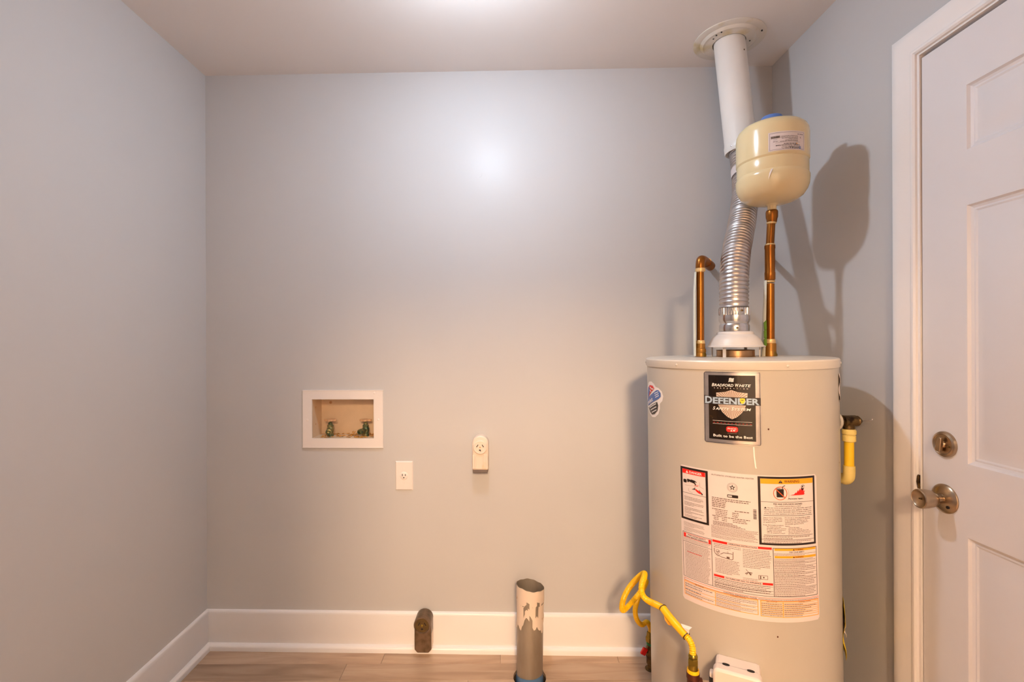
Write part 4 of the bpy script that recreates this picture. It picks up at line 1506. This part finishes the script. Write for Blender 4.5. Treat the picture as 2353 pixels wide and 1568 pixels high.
for z in (.0885, .0290):
    MB().lathe([(.0026, .005), (.0022, .0068), (0, .007)], 12, T(0, 0, z) @ MY).build('screw', M_WHITEPL, so, smooth=40)


def round_top(hw, h, n=20):
    """outline in (x, z): straight sides, half-round head"""
    pts = [(-hw, 0), (hw, 0)]
    for k in range(n + 1):
        t = pi * k / n
        pts.append((hw * cos(t), h - hw + hw * sin(t)))
    return pts


def appliance_socket(root, hw, h, depth, facez, facer, m_body, m_face, m_slot):
    """surface-mounted appliance receptacle: hood body, round face, angled blades"""
    b = MB()
    b.prism(round_top(hw, h), 0, depth, MY)
    body = b.build('housing', m_body, root, smooth=40, bevel=.006)
    f = MB().lathe([(facer, depth - .002), (facer, depth + .005), (facer - .002, depth + .007), (facer - .005, depth + .0072), (facer - .006, depth + .0066), (0, depth + .0066)], 40, T(0, 0, facez) @ MY)
    face = f.build('socket_face', m_face, root, smooth=30)
    yy = -(depth + .0072)
    for sg in (-1, 1):
        MB().box(-.0014, .0014, yy, yy + .006, -.0058, .0058, T(sg * facer * .40, 0, facez + facer * .22) @ RY(-sg * 32)).build('slot', m_slot, face)
    MB().box(-.0030, .0034, yy, yy + .006, -.0016, .0034, T(-.0010, 0, facez - facer * .42)).build('slot', m_slot, face)
    MB().box(-.0030, -.0004, yy - .0001, yy + .006, -.0042, .0, T(.0034, 0, facez - facer * .42)).build('slot', m_slot, face)
    MB().lathe([(.0030, .0), (.0030, depth + .0078), (.0018, depth + .0082), (0, depth + .0075)], 14, T(0, 0, facez + .0005) @ MY).build('screw', M_TANHANDLE, face, smooth=40)
    return body


ds = wall_thing('dryer_outlet', 'ivory surface-mounted dryer socket with rounded top on the wall', 'outlet', -0.0895, 0.7420)
bd = appliance_socket(ds, .0325, .137, .046, .092, .0275, M_IVORY, M_IVORY, M_DARK)
for x, w_ in ((-.0265, .004), (-.0185, .003), (.0105, .0025), (.0185, .004), (.0265, .003)):
    MB().box(x - w_, x + w_, -.0485, -.040, .006, .062).build('rib', M_IVORY, bd, bevel=.0012)
MB().box(-.0300, .0300, -.044, 0, -.011, .004).build('base_plug', M_GREYPL, ds, bevel=.003)

fs_ = wall_thing('range_outlet', 'dark brown round-faced range socket fixed low on the baseboard', 'outlet', -0.3180, 0.020)
fs_.location = MB_BACK @ Vector((-0.3180, -.0135, 0.030))
bd = MB()
hd_ = round_top(.0335, .1435)[2:]
bd.prism([(-.0335, .006), (-.022, -.007), (.022, -.007), (.0335, .006)] + hd_, 0, .048, MY)
bd.build('housing', M_BROWNPL, fs_, smooth=40, bevel=.003)
MB().lathe([(.0335, 0), (.0335, .060), (.0318, .0635), (.0285, .0640), (.0270, .0615), (0, .0610)], 44, T(0, 0, .110) @ MY).build('barrel', M_BROWNPL, fs_, smooth=30)
fc = MB().lathe([(.0268, .060), (.0265, .0622), (0, .0622)], 40, T(0, 0, .110) @ MY).build('socket_face', mat('bronze brown face', (104, 82, 48), 0.35, 0.4, var=0.2, scale=60), fs_, smooth=30)
for sg in (-1, 1):
    MB().box(-.0016, .0016, -.0630, -.055, -.0065, .0065, T(sg * .012, 0, .116) @ RY(-sg * 30)).build('slot', M_DARK, fc)
MB().box(-.0045, .0045, -.0630, -.055, -.0030, .0030, T(0, 0, .0965)).build('slot', M_DARK, fc)
MB().lathe([(.0040, 0), (.0040, .0640), (.0020, .0650), (0, .0645)], 14, T(.0, 0, .1105) @ MY).build('screw', M_BRASS, fc, smooth=40)
MB().box(.0330, .0345, -.042, -.008, .012, .066).build('side_label', M_FOIL, fs_, label='torn pale label on the side')

# dryer vent pipe rising from the hole in the floor
dv = thing('dryer_vent_pipe', 'open ended galvanised dryer vent pipe standing up through the floor', 'pipe', (HOLE[0], HOLE[1], -0.009))
vs, fs = [], []
N = 56
prof = [(.0480, -.09), (.0485, .03), (.0490, .20), (.0495, .262), (.0500, .288), (.0515, .296), (.0505, .304), (.0502, .330), (.0505, .352)]


def rim(a, z):
    """ragged pinched top"""
    if z < .34:
        return 0
    return -.0075 * cos(a - .3) - .003 * math.exp(-((a - .1) / .35) ** 2) + .0010 * sin(5 * a) + .0008 * sin(11 * a + 1)


def ring_pts(r, z):
    out = []
    for i in range(N):
        a = 2 * pi * i / N
        sq = 1 + (.02 * cos(2 * a) if z > .3 else 0)
        out.append((r * cos(a) * sq + .0035 * z / .35, r * sin(a) * (2 - sq), z + rim(a, z)))
    return out


for r, z in prof:
    vs += ring_pts(r, z)
for r, z in reversed(prof):
    vs += ring_pts(r - .0012, z)
R_ = 2 * len(prof)
for j in range(R_ - 1):
    for i in range(N):
        k = (i + 1) % N
        fs.append((j * N + i, j * N + k, (j + 1) * N + k, (j + 1) * N + i))
MB().add(vs, fs).build('pipe', M_GALV, dv, smooth=40)
# peeling cream paint on the upper third: an irregular-edged skin just outside the metal
vs, fs = [], []
K = 10
rw = random.Random(4)
low = []
for i in range(N):
    a = 2 * pi * i / N
    low.append(.222 + .022 * sin(3 * a + .6) + .012 * sin(7 * a + 2) + rw.uniform(-.008, .008))


def prad(z):
    for (r0, z0), (r1, z1_) in zip(prof, prof[1:]):
        if z0 <= z <= z1_:
            return r0 + (r1 - r0) * (z - z0) / (z1_ - z0)
    return prof[-1][0]


for k in range(K + 1):
    for i in range(N):
        a = 2 * pi * i / N
        zt = .3515 if k == K else None
        z = low[i] + (.3515 - low[i]) * k / K
        r = prad(z) + .0007 + (.0022 * abs(sin(3 * a + 1)) if k == 0 else 0)
        sq = 1 + (.02 * cos(2 * a) if z > .3 else 0)
        vs.append((r * cos(a) * sq + .0035 * z / .35, r * sin(a) * (2 - sq), z + (rim(a, z) if z > .34 else 0)))
rw = random.Random(9)
holes = set()
for (ca, ck, na, nk) in ((N * 0.665, 2, 3, 3), (N * 0.70, 4, 2, 2), (N * 0.815, 3, 2, 3), (N * 0.83, 5, 2, 2), (N * .745, 0, 2, 2)):
    for da in range(na):
        for dk in range(nk):
            if rw.random() < .75:
                holes.add(((int(ca) + da) % N, ck + dk))
for k in range(K):
    for i in range(N):
        if (i, k) in holes:
            continue
        j = (i + 1) % N
        fs.append((k * N + i, k * N + j, (k + 1) * N + j, (k + 1) * N + i))
MB().add(vs, fs).build('peeling_paint', M_FOIL, dv, smooth=40, label='cream paint peeling off the upper third')
vs, fs = [], []
for j, (r, z, am) in enumerate(((.0515, -.085, .001), (.0530, -.030, .002), (.0515, .000, .0015), (.0500, .030, .0005))):
    for i in range(N):
        a = 2 * pi * i / N
        rr = r + am * sin(5 * a + z * 60)
        vs.append((rr * cos(a), rr * sin(a), z + (.004 * sin(a * 1 + 2.5) if j == 3 else 0)))
for j in range(3):
    for i in range(N):
        k = (i + 1) % N
        fs.append((j * N + i, j * N + k, (j + 1) * N + k, (j + 1) * N + i))
MB().add(vs, fs).build('blue_wrap', M_BLUETAPE, dv, smooth=50, label='blue plastic wrap at the foot')
vs, fs = [], []
